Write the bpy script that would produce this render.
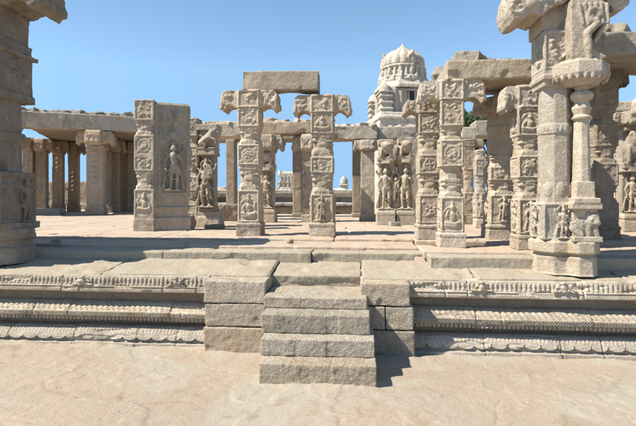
import bpy, bmesh, math, random
import numpy as np
from mathutils import Vector, Matrix, Euler
R = math.radians
rnd = random.Random(7)
for o in list(bpy.data.objects): bpy.data.objects.remove(o, do_unlink=True)
sc = bpy.context.scene
COL = sc.collection

# ---------------------------------------------------------------- camera
EYE, F, HZ, CX, YAW = 1.63, 470.0, 195.0, 318.0, R(4.6)
cam = bpy.data.cameras.new('camera'); camo = bpy.data.objects.new('camera', cam); COL.objects.link(camo)
camo.location = (0, 0, EYE); camo.rotation_euler = (R(90), 0, YAW)
cam.sensor_width = 36.0; cam.lens = 36.0 * F / 636.0
cam.shift_y = -(213.0 - HZ) / 636.0
cam.clip_start = 0.05; cam.clip_end = 2000
sc.camera = camo

# ---------------------------------------------------------------- sky and sun
SUN_EL = R(50)
SH = Vector((1.0, 0.36))                       # horizontal direction in which shadows fall
w = bpy.data.worlds.new('World'); sc.world = w; w.use_nodes = True
nt = w.node_tree; nt.nodes.clear()
out = nt.nodes.new('ShaderNodeOutputWorld'); bg = nt.nodes.new('ShaderNodeBackground')
sky = nt.nodes.new('ShaderNodeTexSky'); sky.sky_type = 'NISHITA'; sky.sun_disc = False
sky.sun_elevation = SUN_EL
sky.sun_rotation = math.atan2(-SH.x, -SH.y)
sky.altitude = 3000; sky.air_density = 1.0; sky.dust_density = 0.15; sky.ozone_density = 0.5
bg.inputs['Strength'].default_value = 0.103
_tc = nt.nodes.new('ShaderNodeTexCoord'); _sp = nt.nodes.new('ShaderNodeSeparateXYZ'); _cb = nt.nodes.new('ShaderNodeCombineXYZ'); _mx = nt.nodes.new('ShaderNodeMath'); _mx.operation = 'MAXIMUM'; _mx.inputs[1].default_value = 0.20
nt.links.new(_tc.outputs['Generated'], _sp.inputs[0]); _ml = nt.nodes.new('ShaderNodeMath'); _ml.operation = 'MULTIPLY'; _ml.inputs[1].default_value = 0.8; nt.links.new(_sp.outputs[2], _ml.inputs[0]); nt.links.new(_ml.outputs[0], _mx.inputs[0])
for _i, _o in ((0, _sp.outputs[0]), (1, _sp.outputs[1]), (2, _mx.outputs[0])): nt.links.new(_o, _cb.inputs[_i])
nt.links.new(_cb.outputs[0], sky.inputs[0])
_tn = nt.nodes.new('ShaderNodeMix'); _tn.data_type = 'RGBA'; _tn.blend_type = 'MULTIPLY'; _tn.inputs[0].default_value = 1.0; _tn.inputs[7].default_value = (0.93, 1.04, 1.0, 1)
nt.links.new(sky.outputs[0], _tn.inputs[6]); nt.links.new(_tn.outputs[2], bg.inputs[0]); nt.links.new(bg.outputs[0], out.inputs[0])
sl = bpy.data.lights.new('sun', 'SUN'); so = bpy.data.objects.new('sun', sl); COL.objects.link(so)
sl.energy = 4.4; sl.angle = R(0.5); sl.color = (1.0, 0.94, 0.82)
d = Vector((SH.x, SH.y, -math.tan(SUN_EL) * SH.length))
so.rotation_euler = d.to_track_quat('-Z', 'Y').to_euler()
so.location = (-10, -3, 14)
sc.view_settings.view_transform = 'Standard'; sc.view_settings.look = 'None'
sc.view_settings.exposure = 1.0; sc.view_settings.gamma = 1.0
sc.view_settings.use_curve_mapping = False
sc.render.engine = 'CYCLES'

def at(px, d):                                  # pixel column and depth -> place on the ground plan
    xc = (px - CX) / F * d
    c, s = math.cos(YAW), math.sin(YAW)
    return (xc * c - d * s, xc * s + d * c)
def zz(py, d): return EYE - (py - HZ) / F * d   # pixel row and depth -> height
def wd(p, d): return p / F * d

# ---------------------------------------------------------------- numpy gradient noise
_r = np.random.RandomState(3)
_perm = np.concatenate([_r.permutation(256)] * 3)
_grad = _r.normal(size=(256, 3)); _grad /= np.linalg.norm(_grad, axis=1)[:, None]
def pnoise(p):
    p = np.asarray(p, float); i = np.floor(p).astype(int); f = p - i; u = f * f * f * (f * (f * 6 - 15) + 10)
    i &= 255
    def g(dx, dy, dz):
        h = _perm[_perm[_perm[(i[:, 0] + dx) & 255] + ((i[:, 1] + dy) & 255)] + ((i[:, 2] + dz) & 255)]
        q = _grad[h]; return q[:, 0] * (f[:, 0] - dx) + q[:, 1] * (f[:, 1] - dy) + q[:, 2] * (f[:, 2] - dz)
    L = lambda a, b, t: a + (b - a) * t
    x00 = L(g(0,0,0), g(1,0,0), u[:,0]); x10 = L(g(0,1,0), g(1,1,0), u[:,0])
    x01 = L(g(0,0,1), g(1,0,1), u[:,0]); x11 = L(g(0,1,1), g(1,1,1), u[:,0])
    return L(L(x00, x10, u[:,1]), L(x01, x11, u[:,1]), u[:,2]) * 1.6
def fbm(p, oct=3):
    p = np.asarray(p, float); s = 0; a = 1.0
    for k in range(oct): s = s + a * pnoise(p * (2.03 ** k) + 17.3 * k); a *= 0.5
    return s

# ---------------------------------------------------------------- materials
def N(nt, t, **kw):
    n = nt.nodes.new(t)
    for k, v in kw.items(): setattr(n, k, v)
    return n
def stone(name, c1, c2, c3, scale=1.0, bump=0.5, speck=0.35, pos='Object', rough=0.9, stain=0.35, staincol=(0.10, 0.085, 0.065), fine=1.0, vary=True):
    m = bpy.data.materials.new(name); m.use_nodes = True; nt = m.node_tree; nt.nodes.clear()
    L = nt.links.new
    o = N(nt, 'ShaderNodeOutputMaterial'); b = N(nt, 'ShaderNodeBsdfPrincipled'); L(b.outputs[0], o.inputs[0])
    b.inputs['Roughness'].default_value = rough
    if 'Specular IOR Level' in b.inputs: b.inputs['Specular IOR Level'].default_value = 0.2
    tc = N(nt, 'ShaderNodeTexCoord'); oi = N(nt, 'ShaderNodeObjectInfo')
    mv = N(nt, 'ShaderNodeVectorMath', operation='MULTIPLY'); mv.inputs[1].default_value = (37.1, 53.7, 71.3)
    L(oi.outputs['Random'], mv.inputs[0])
    ad = N(nt, 'ShaderNodeVectorMath', operation='ADD'); L(tc.outputs[pos], ad.inputs[0]); L(mv.outputs[0], ad.inputs[1])
    V = ad.outputs[0]
    def noise(s, det=4, ro=0.55, v=V):
        n = N(nt, 'ShaderNodeTexNoise'); n.inputs['Scale'].default_value = s * scale
        n.inputs['Detail'].default_value = det; n.inputs['Roughness'].default_value = ro; L(v, n.inputs['Vector']); return n
    def ramp(src, a, b_, ca=(0,0,0,1), cb=(1,1,1,1)):
        r = N(nt, 'ShaderNodeValToRGB'); r.color_ramp.elements[0].position = a; r.color_ramp.elements[1].position = b_
        r.color_ramp.elements[0].color = ca; r.color_ramp.elements[1].color = cb; L(src, r.inputs[0]); return r
    def mix(fac, a, b_, mode='MIX'):
        x = N(nt, 'ShaderNodeMix', data_type='RGBA', blend_type=mode)
        for s, i in ((fac, 0), (a, 6), (b_, 7)):
            if hasattr(s, 'links'): L(s, x.inputs[i])
            else: x.inputs[i].default_value = s if i == 0 else (*s, 1)
        return x.outputs[2]
    big = noise(1.3, 5, 0.6); mid = noise(6.5, 5, 0.65)
    col = mix(ramp(big.outputs[0], 0.36, 0.64).outputs[0], c1, c2)
    col = mix(ramp(mid.outputs[0], 0.45, 0.75).outputs[0], col, c3)
    if stain:
        rb = N(nt, 'ShaderNodeMapping'); rb.inputs['Scale'].default_value = (1.6, 1.6, 0.45); L(V, rb.inputs[0])
        rs = noise(2.1, 6, 0.65, rb.outputs[0]); col = mix(ramp(rs.outputs[0], 0.56, 0.70, (0,0,0,1), (0.55,) * 3 + (1,)).outputs[0], col, tuple(x * y for x, y in zip(c2, (1.0, 0.86, 0.72))))
        li = noise(13, 4, 0.7); col = mix(ramp(li.outputs[0], 0.60, 0.70, (0,0,0,1), (0.4,) * 3 + (1,)).outputs[0], col, tuple(min(1, 1.25 * x) for x in c3))
        mp = N(nt, 'ShaderNodeMapping'); mp.inputs['Scale'].default_value = (1, 1, 0.28); L(V, mp.inputs[0])
        st = noise(3.7, 6, 0.7, mp.outputs[0])
        f = ramp(st.outputs[0], 0.55, 0.66, (0,0,0,1), (stain,) * 3 + (1,))
        col = mix(f.outputs[0], col, staincol)
    sp = noise(48 * fine, 5, 0.9)
    col = mix(speck, col, ramp(sp.outputs[0], 0.38, 0.62, (0.35, 0.32, 0.30, 1), (1.25, 1.25, 1.25, 1)).outputs[0], 'MULTIPLY')
    hv = N(nt, 'ShaderNodeHueSaturation'); mr = N(nt, 'ShaderNodeMapRange'); mr.inputs[3].default_value = 0.82; mr.inputs[4].default_value = 1.12
    L(oi.outputs['Random'], mr.inputs[0]); L(mr.outputs[0], hv.inputs['Value'])
    m2 = N(nt, 'ShaderNodeMath', operation='MULTIPLY'); m2.inputs[1].default_value = 7.31; L(oi.outputs['Random'], m2.inputs[0]); m3 = N(nt, 'ShaderNodeMath', operation='FRACT'); L(m2.outputs[0], m3.inputs[0])
    mr2 = N(nt, 'ShaderNodeMapRange'); mr2.inputs[3].default_value = 0.86; mr2.inputs[4].default_value = 1.1; L(m3.outputs[0], mr2.inputs[0]); L(mr2.outputs[0], hv.inputs['Saturation'])
    if vary: L(col, hv.inputs['Color']); col = hv.outputs[0]
    L(col, b.inputs['Base Color'])
    b1 = noise(24 * fine, 7, 0.82); b2 = noise(9, 3, 0.5)
    vo = N(nt, 'ShaderNodeTexVoronoi'); vo.inputs['Scale'].default_value = 60 * scale * fine; L(V, vo.inputs['Vector'])
    s1 = N(nt, 'ShaderNodeMath', operation='MULTIPLY_ADD'); L(b2.outputs[0], s1.inputs[0]); s1.inputs[1].default_value = 0.9; L(b1.outputs[0], s1.inputs[2])
    s2 = N(nt, 'ShaderNodeMath', operation='MULTIPLY_ADD'); L(vo.outputs[0], s2.inputs[0]); s2.inputs[1].default_value = 0.35; L(s1.outputs[0], s2.inputs[2])
    bp = N(nt, 'ShaderNodeBump'); bp.inputs['Strength'].default_value = bump; bp.inputs['Distance'].default_value = 0.02 / fine
    L(s2.outputs[0], bp.inputs['Height']); L(bp.outputs[0], b.inputs['Normal'])
    return m
M = {}
M['granite'] = stone('weathered_granite', (0.445, 0.378, 0.290), (0.370, 0.308, 0.232), (0.50, 0.445, 0.355), bump=0.8)
M['carved'] = stone('carved_granite', (0.485, 0.410, 0.312), (0.405, 0.332, 0.248), (0.54, 0.475, 0.38), bump=0.7, speck=0.4, stain=0.45)
M['pale'] = stone('pale_granite', (0.515, 0.440, 0.342), (0.445, 0.370, 0.280), (0.57, 0.505, 0.41), bump=0.7, speck=0.38, stain=0.42)
M['warm'] = stone('warm_granite', (0.45, 0.352, 0.248), (0.38, 0.288, 0.20), (0.50, 0.41, 0.31), bump=0.7, stain=0.3)
M['rough'] = stone('rough_hewn_granite', (0.505, 0.428, 0.325), (0.425, 0.355, 0.265), (0.56, 0.495, 0.395), bump=1.0, speck=0.55, stain=0.35)
M['plaster'] = stone('limewashed_brick', (0.52, 0.465, 0.385), (0.40, 0.345, 0.27), (0.58, 0.53, 0.45), bump=0.6, speck=0.2, stain=0.7, staincol=(0.15, 0.13, 0.10))
M['dark'] = stone('stained_and_shaded_granite', (0.32, 0.26, 0.195), (0.245, 0.197, 0.145), (0.39, 0.33, 0.255), bump=0.7)  # darker granite copy; shade of covered columns, roofs and walls painted in
M['roof'] = stone('lichened_roof_stone', (0.43, 0.38, 0.30), (0.25, 0.225, 0.18), (0.49, 0.44, 0.36), bump=0.9, stain=0.5, staincol=(0.08, 0.072, 0.06))
def ground_mat(name, pink, grey, dark, patch=0.5, s=1.0):
    m = stone(name, pink, tuple(0.9 * c for c in pink), tuple(0.5 * (a + b) for a, b in zip(pink, grey)), scale=s, bump=0.4, speck=0.3, stain=0.0, rough=0.95, vary=False)
    nt = m.node_tree; L = nt.links.new; b = [n for n in nt.nodes if n.type == 'BSDF_PRINCIPLED'][0]
    src = b.inputs['Base Color'].links[0].from_socket
    tc = [n for n in nt.nodes if n.type == 'TEX_COORD'][0]
    def nz(scale, det, dist, a, c):
        n = N(nt, 'ShaderNodeTexNoise'); n.inputs['Scale'].default_value = scale; n.inputs['Detail'].default_value = det
        n.inputs['Roughness'].default_value = 0.62; n.inputs['Distortion'].default_value = dist; L(tc.outputs['Object'], n.inputs['Vector'])
        r = N(nt, 'ShaderNodeValToRGB'); r.color_ramp.elements[0].position = a; r.color_ramp.elements[1].position = c; L(n.outputs[0], r.inputs[0]); return r.outputs[0]
    def mix(f, a, b_, k=1.0):
        mu = N(nt, 'ShaderNodeMath', operation='MULTIPLY'); L(f, mu.inputs[0]); mu.inputs[1].default_value = k
        x = N(nt, 'ShaderNodeMix', data_type='RGBA'); L(mu.outputs[0], x.inputs[0])
        L(a, x.inputs[6]); x.inputs[7].default_value = (*b_, 1); return x.outputs[2]
    c = mix(nz(0.55, 9, 0.8, 0.485, 0.555), src, grey, patch)
    c = mix(nz(1.7, 10, 1.2, 0.565, 0.64), c, dark, 0.6)
    c = mix(nz(3.1, 6, 0.3, 0.60, 0.70), c, tuple(min(1, 1.25 * x) for x in grey), 0.5)
    L(c, b.inputs['Base Color']); return m
M['ground'] = ground_mat('dusty_bedrock', (0.372, 0.296, 0.226), (0.340, 0.301, 0.242), (0.25, 0.185, 0.125), 0.8)
M['floor'] = ground_mat('dusty_paving', (0.46, 0.352, 0.266), (0.43, 0.362, 0.284), (0.27, 0.205, 0.145), 0.7, 1.2)
M['slab'] = ground_mat('grey_paving', (0.375, 0.315, 0.235), (0.34, 0.30, 0.235), (0.25, 0.205, 0.15), 0.8, 1.2)
def plain(name, c, rough=0.9):
    m = bpy.data.materials.new(name); m.use_nodes = True; b = m.node_tree.nodes['Principled BSDF']; nt = m.node_tree
    n = N(nt, 'ShaderNodeTexNoise'); n.inputs['Scale'].default_value = 3.0; r = N(nt, 'ShaderNodeValToRGB')
    tc = N(nt, 'ShaderNodeTexCoord'); nt.links.new(tc.outputs['Object'], n.inputs['Vector'])
    r.color_ramp.elements[0].position = 0.35; r.color_ramp.elements[1].position = 0.65
    r.color_ramp.elements[0].color = (*[x * 0.65 for x in c], 1); r.color_ramp.elements[1].color = (*[min(1, x * 1.35) for x in c], 1)
    nt.links.new(n.outputs[0], r.inputs[0]); nt.links.new(r.outputs[0], b.inputs['Base Color']); b.inputs['Roughness'].default_value = rough; return m
M['leaf'] = plain('leaf', (0.055, 0.10, 0.03)); M['bark'] = plain('bark', (0.12, 0.09, 0.06))

# ---------------------------------------------------------------- shapes collected as closed shells
class Soup:
    def __init__(self): self.v = []; self.f = []; self.n = 0
    def add(self, P, faces, X=None):
        P = np.asarray(P, float)
        if X is not None:
            m = np.array(X); P = P @ m[:3, :3].T + m[:3, 3]
        self.v.append(P); n = self.n; self.f += [tuple(i + n for i in f) for f in faces]; self.n += len(P)
    def mesh(self, name):
        me = bpy.data.meshes.new(name); me.from_pydata(np.concatenate(self.v).tolist(), [], self.f)
        bm = bmesh.new(); bm.from_mesh(me); bmesh.ops.recalc_face_normals(bm, faces=bm.faces); bm.to_mesh(me); bm.free(); return me
_BV = np.array([(x, y, z) for x in (-.5, .5) for y in (-.5, .5) for z in (-.5, .5)])
_BF = [(0, 1, 3, 2), (4, 6, 7, 5), (0, 4, 5, 1), (2, 3, 7, 6), (0, 2, 6, 4), (1, 5, 7, 3)]
def box(bm, c, s, rot=(0, 0, 0), X=None):
    P = _BV * np.array(s)
    if any(rot): P = P @ np.array(Euler(rot).to_matrix()).T
    bm.add(P + np.array(c, float), _BF, X)
_sph = {}
def _sphere(u, v):
    if (u, v) not in _sph:
        P = [(0, 0, -1)]; Fc = []
        for j in range(1, v):
            a = -math.pi / 2 + math.pi * j / v
            for i in range(u): P.append((math.cos(a) * math.cos(2 * math.pi * i / u), math.cos(a) * math.sin(2 * math.pi * i / u), math.sin(a)))
        P.append((0, 0, 1)); t = len(P) - 1
        for i in range(u): Fc.append((0, 1 + (i + 1) % u, 1 + i)); Fc.append((t, t - u + i, t - u + (i + 1) % u))
        for j in range(v - 2):
            for i in range(u): p = 1 + j * u; Fc.append((p + i, p + (i + 1) % u, p + u + (i + 1) % u, p + u + i))
        _sph[(u, v)] = (np.array(P), Fc)
    return _sph[(u, v)]
def ell(bm, c, s, rot=(0, 0, 0), X=None, u=12, v_=8):
    P, Fc = _sphere(u, v_); P = P * np.array(s)
    if any(rot): P = P @ np.array(Euler(rot).to_matrix()).T
    bm.add(P + np.array(c, float), Fc, X)
def _frus(n, r1, r2, h, rot=0.0):
    A = [2 * math.pi * i / n + rot for i in range(n)]
    P = [(r1 * math.cos(a), r1 * math.sin(a), -h / 2) for a in A] + [(r2 * math.cos(a), r2 * math.sin(a), h / 2) for a in A]
    return np.array(P), [tuple(range(n - 1, -1, -1)), tuple(range(n, 2 * n))] + [(i, (i + 1) % n, n + (i + 1) % n, n + i) for i in range(n)]
def limb(bm, a, b, r1, r2, X=None, n=10):
    a, b = Vector(a), Vector(b); dlt = b - a
    if dlt.length > 1e-6:
        P, Fc = _frus(n, r1, r2, dlt.length); bm.add(P @ np.array(dlt.to_track_quat('Z', 'Y').to_matrix()).T + np.array((a + b) / 2), Fc, X)
    ell(bm, a, (r1,) * 3, X=X, u=8, v_=6); ell(bm, b, (r2,) * 3, X=X, u=8, v_=6)
def prism(bm, n, r1, r2, z0, z1, c=(0, 0), rot=None, X=None, sy=1.0):   # r = flat-to-flat half width
    k = 1 / math.cos(math.pi / n); rot = math.pi / n if rot is None else rot
    P, Fc = _frus(n, r1 * k, r2 * k, z1 - z0, rot); bm.add(P * np.array((1, sy, 1)) + np.array((c[0], c[1], (z0 + z1) / 2)), Fc, X)
def slab(bm, pts, y0, y1, X=None):              # outline in XZ pulled along Y
    n = len(pts); P = [(p[0], y0, p[1]) for p in pts] + [(p[0], y1, p[1]) for p in pts]
    bm.add(P, [tuple(range(n)), tuple(range(2 * n - 1, n - 1, -1))] + [(i, n + i, n + (i + 1) % n, (i + 1) % n) for i in range(n)], X)
def ring(bm, c, Rr, r, X=None, arc=2 * math.pi, a0=0, n=16, sy=1.0):   # ring lying in the XZ plane
    k = max(5, int(n * arc / (2 * math.pi)))
    pts = [Vector((c[0] + Rr * math.cos(a0 + arc * i / k), c[1], c[2] + Rr * math.sin(a0 + arc * i / k))) for i in range(k + 1)]
    for p, q in zip(pts, pts[1:]): limb(bm, p, q, r, r, X, 6)
def revolve(bm, prof, n=24, c=(0, 0), lobes=0, amp=0.0, X=None):
    P = []
    for r, z in prof:
        for i in range(n):
            k = r * (1 + (amp * abs(math.sin(lobes * math.pi * i / n)) if lobes else 0)); P.append((c[0] + k * math.cos(2 * math.pi * i / n), c[1] + k * math.sin(2 * math.pi * i / n), z))
    m = len(prof); Fc = [tuple(range(n - 1, -1, -1)), tuple(range((m - 1) * n, m * n))]
    for j in range(m - 1): Fc += [(j * n + i, j * n + (i + 1) % n, (j + 1) * n + (i + 1) % n, (j + 1) * n + i) for i in range(n)]
    bm.add(P, Fc, X)

# ---------------------------------------------------------------- linking
def link(name, me, mat, parent=None, loc=(0, 0, 0), rz=0):
    o = bpy.data.objects.new(name, me); COL.objects.link(o)
    if mat and not me.materials: me.materials.append(M[mat])
    o.location = loc; o.rotation_euler = (0, 0, rz)
    if parent: o.parent = parent
    return o
def tag(o, label=None, cat=None, group=None, kind=None):
    for k, v in (('label', label), ('category', cat), ('group', group), ('kind', kind)):
        if v: o[k] = v
    return o
def thing(name, label, cat, loc, rz=0, group=None):
    o = bpy.data.objects.new(name, None); COL.objects.link(o); o.location = loc; o.rotation_euler = (0, 0, rz); o.empty_display_size = 0.2
    return tag(o, label, cat, group)
def raw(name, bm, mat, parent=None, loc=(0, 0, 0), rz=0, smooth=False):
    me = bm.mesh(name)
    if smooth: me.polygons.foreach_set('use_smooth', [True] * len(me.polygons))
    return link(name, me, mat, parent, loc, rz)
def carve_mesh(bm, vox=0.012, amp=0.003, sc1=7.0, chip=0.004, name='stone', smooth=1, fine=1.0):
    """one weathered stone: the shapes are fused into one skin, softened and worn by noise"""
    me = bm.mesh('tmp')
    o = bpy.data.objects.new('tmp', me); COL.objects.link(o)
    m = o.modifiers.new('r', 'REMESH'); m.mode = 'VOXEL'; m.voxel_size = vox; m.use_smooth_shade = True
    if smooth:
        s = o.modifiers.new('s', 'SMOOTH'); s.factor = 0.35; s.iterations = smooth
    dg = bpy.context.evaluated_depsgraph_get(); dg.update()
    me2 = bpy.data.meshes.new_from_object(o.evaluated_get(dg)); me2.name = name
    bpy.data.objects.remove(o, do_unlink=True); bpy.data.meshes.remove(me)
    n = len(me2.vertices); co = np.empty(n * 3); no = np.empty(n * 3)
    me2.vertices.foreach_get('co', co); me2.vertex_normals.foreach_get('vector', no)
    co = co.reshape(-1, 3); no = no.reshape(-1, 3); off = np.array([rnd.uniform(0, 90) for _ in range(3)])
    dsp = fbm(co * sc1 + off, 3) * amp
    c = fbm(co * sc1 * 0.6 + off + 40, 2); dsp -= np.clip(c - 0.42, 0, 1) * chip * 6
    if vox < 0.03:
        g = pnoise(co * 26 + off) + 0.7 * pnoise(co * 51 + off); dsp += g * (0.0022 if vox < .0135 else 0.003) * fine
    co = co + no * dsp[:, None]
    me2.vertices.foreach_set('co', co.reshape(-1)); me2.update()
    me2.polygons.foreach_set('use_smooth', [True] * len(me2.polygons))
    return me2
def carve(name, bm, mat, parent=None, loc=(0, 0, 0), rz=0, **kw):
    return link(name, carve_mesh(bm, name=name, **kw), mat, parent, loc, rz)
def dup(root, loc, rz, label=None, group=None, sxy=1.0, sz=1.0):
    r = root.copy(); COL.objects.link(r); r.location = loc; r.rotation_euler = (0, 0, rz); r.scale = (sxy, sxy, sz)
    if label: r['label'] = label
    if group: r['group'] = group
    for ch in list(root.children):
        c = ch.copy(); COL.objects.link(c); c.parent = r
        for g in ch.children: e = g.copy(); COL.objects.link(e); e.parent = c
    return r

# ---------------------------------------------------------------- carving motifs, face plane: x right, z up, -y out of the stone
def FX(k, h, w):                                 # transform to face k of a square shaft of half width h
    return Matrix.Rotation(k * math.pi / 2, 4, 'Z') @ Matrix.Translation((0, -h, 0))
def m_frame(bm, X, w, z0, z1, t=0.014, d=0.012):
    box(bm, (0, 0, z0 + t / 2), (w, d * 2, t), X=X); box(bm, (0, 0, z1 - t / 2), (w, d * 2, t), X=X)
    for s in (-1, 1): box(bm, (s * (w - t) / 2, 0, (z0 + z1) / 2), (t, d * 2, z1 - z0), X=X)
def m_medal(bm, X, w, z0, z1, d=0.014):
    zc = (z0 + z1) / 2; r = min(w, z1 - z0) * 0.34
    for s in (-1, 1):
        for q in (-1, 1): ell(bm, (s * w * 0.38, 0, zc + q * (z1 - z0) * 0.38), (0.03, 0.012, 0.03), X=X, u=8, v_=6)
    ring(bm, (0, 0, zc), r, 0.0085, X); 
    k = rnd.choice((4, 5, 6)); a = rnd.uniform(0, 3)
    if rnd.random() < 0.5:
        for i in range(k): ell(bm, (math.cos(a + i * 6.283 / k) * r * 0.5, 0, zc + math.sin(a + i * 6.283 / k) * r * 0.5), (r * 0.24, d, r * 0.24), X=X, u=8, v_=6)
        ell(bm, (0, 0, zc), (r * 0.22, d * 1.2, r * 0.22), X=X)
    else:
        ring(bm, (0, 0, zc + r * 0.2), r * 0.35, 0.012, X, 4.2, rnd.uniform(0, 5), 10)
        limb(bm, Vector((-r * 0.5, 0, zc - r * 0.5)), Vector((r * 0.5, 0, zc + r * 0.1)), 0.015, 0.012, X)
        ell(bm, (r * 0.3, 0, zc - r * 0.3), (r * 0.25, d, r * 0.2), X=X)
def m_curl(bm, X, w, z0, z1, d=0.014, n=8):
    for i in range(n):
        x = rnd.uniform(-0.36, 0.36) * w; z = rnd.uniform(z0 + 0.12 * (z1 - z0), z1 - 0.12 * (z1 - z0)); r = rnd.uniform(0.06, 0.13) * w
        ring(bm, (x, 0, z), r, 0.0085, X, rnd.uniform(2.5, 5.5), rnd.uniform(0, 6), 9)
    for i in range(n): ell(bm, (rnd.uniform(-0.36, 0.36) * w, 0, rnd.uniform(z0 + 0.1 * (z1 - z0), z1 - 0.1 * (z1 - z0))), (rnd.uniform(0.06, 0.13) * w, d * 1.2, rnd.uniform(0.05, 0.1) * w), (0, rnd.uniform(0, 3), 0), X, 8, 6)
def m_seated(bm, X, w, z0, z1, d=0.022):
    h = (z1 - z0); zc = z0 + 0.08 * h; k = h * 0.9
    ell(bm, (0, 0, zc + 0.10 * k), (0.40 * w, d, 0.10 * k), X=X)
    for s in (-1, 1):
        limb(bm, (0, -d * .3, zc + 0.14 * k), (s * 0.33 * w, -d * .4, zc + 0.2 * k), 0.07 * w, 0.05 * w, X); limb(bm, (s * 0.33 * w, -d * .4, zc + 0.2 * k), (s * 0.05 * w, -d * .5, zc + 0.08 * k), 0.05 * w, 0.04 * w, X)
        limb(bm, (s * 0.13 * w, 0, zc + 0.55 * k), (s * 0.30 * w, -d * .3, zc + 0.40 * k), 0.045 * w, 0.035 * w, X); limb(bm, (s * 0.30 * w, -d * .3, zc + 0.40 * k), (s * (0.2 if rnd.random() < .5 else .34) * w, -d * .4, zc + rnd.choice((0.25, 0.6)) * k), 0.035 * w, 0.035 * w, X)
    ell(bm, (0, -d * .2, zc + 0.40 * k), (0.14 * w, d, 0.20 * k), X=X)
    ell(bm, (0, -d * .4, zc + 0.72 * k), (0.10 * w, d, 0.10 * k), X=X)
    limb(bm, (0, -d * .2, zc + 0.78 * k), (0, -d * .2, zc + 0.92 * k), 0.07 * w, 0.03 * w, X)
    ring(bm, (0, 0, zc + 0.45 * k), 0.42 * w, 0.009, X, math.pi, 0, 14)
def statue(bm, X, w, z0, z1, d=0.05, crown=True):
    """standing temple figure in high relief"""
    k = z1 - z0; P = lambda x, y, z: (x * k, -y * d, z0 + z * k); hw = rnd.choice((-1, 1)) * 0.015
    for s in (-1, 1):
        limb(bm, P(s * 0.05 + hw, 0.7, 0.46), P(s * 0.06 + hw, 1.0, 0.26), 0.052 * k, 0.038 * k, X)
        limb(bm, P(s * 0.06 + hw, 1.0, 0.26), P(s * 0.06, 0.7, 0.06), 0.036 * k, 0.024 * k, X)
        ell(bm, P(s * 0.075, 1.0, 0.035), (0.04 * k, 0.045 * k, 0.022 * k), X=X)
        limb(bm, P(s * 0.10 + hw, 0.6, 0.73), P(s * 0.17, 0.8, 0.58), 0.034 * k, 0.027 * k, X)
    limb(bm, P(0.17, 0.8, 0.58), P(0.10, 1.5, 0.66), 0.026 * k, 0.02 * k, X); limb(bm, P(-0.17, 0.8, 0.58), P(-0.15, 1.1, 0.44), 0.026 * k, 0.02 * k, X)
    ell(bm, P(0.09, 1.6, 0.68), (0.03 * k,) * 3, X=X); ell(bm, P(-0.15, 1.2, 0.42), (0.028 * k,) * 3, X=X)
    for s in (-1, 1): limb(bm, P(s * 0.10, 0.4, 0.72), P(s * 0.20, 0.4, 0.82), 0.028 * k, 0.022 * k, X); ell(bm, P(s * 0.205, 0.5, 0.86), (0.03 * k, 0.025 * k, 0.04 * k), X=X)
    ell(bm, P(hw, 0.7, 0.48), (0.095 * k, 0.07 * k, 0.06 * k), X=X)
    limb(bm, P(hw, 0.8, 0.50), P(0, 0.8, 0.70), 0.062 * k, 0.085 * k, X)
    ell(bm, P(0, 0.7, 0.71), (0.115 * k, 0.06 * k, 0.055 * k), X=X)
    limb(bm, P(0, 0.8, 0.74), P(0, 0.9, 0.82), 0.035 * k, 0.03 * k, X)
    ell(bm, P(0, 1.1, 0.85), (0.052 * k, 0.055 * k, 0.062 * k), X=X); ell(bm, P(0, 1.1 + 0.055 * k / d, 0.845), (0.009 * k, 0.012 * k, 0.018 * k), X=X, u=6, v_=5)
    for s in (-1, 1): ell(bm, P(s * 0.055, 1.0, 0.84), (0.012 * k, 0.018 * k, 0.028 * k), X=X, u=6, v_=5)
    if crown:
        limb(bm, P(0, 0.9, 0.89), P(0, 0.8, 0.97), 0.046 * k, 0.024 * k, X); ell(bm, P(0, 0.8, 0.99), (0.02 * k,) * 3, X=X)
    for s in (-1, 1):
        for q in range(4): limb(bm, P(hw + s * 0.02 * q, 1.0, 0.47), P(hw + s * (0.05 + 0.035 * q), 0.7, 0.22 + 0.05 * q), 0.022 * k, 0.014 * k, X)
        limb(bm, P(s * 0.13, 0.3, 0.40), P(s * 0.20, 0.2, 0.05), 0.018 * k, 0.03 * k, X); ell(bm, P(s * 0.19, 0.3, 0.10), (0.045 * k, 0.03 * k, 0.07 * k), X=X)
    for a_ in range(9): ell(bm, P(0.12 * math.cos(a_ * .392), 0.3, 0.86 + 0.11 * math.sin(a_ * .392)), (0.022 * k, 0.018 * k, 0.022 * k), X=X, u=8, v_=6)
    for a in (0.62, 0.53, 0.30): ring(bm, P(hw, 1.5, a), 0.07 * k, 0.010 * k, X, math.pi, math.pi, 8)
    box(bm, P(0, 0.3, 0.012), (0.34 * k, d * 2.4, 0.03 * k), X=X)
def m_any(bm, X, w, z0, z1):
    r = rnd.random()
    if r < 0.3: m_medal(bm, X, w, z0, z1)
    elif r < 0.6: m_curl(bm, X, w, z0, z1)
    elif r < 0.85 or (z1 - z0) > 1.2 * w: m_seated(bm, X, w, z0, z1)
    else: statue(bm, X, w, z0 + 0.02, z1 - 0.01, 0.02)
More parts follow.
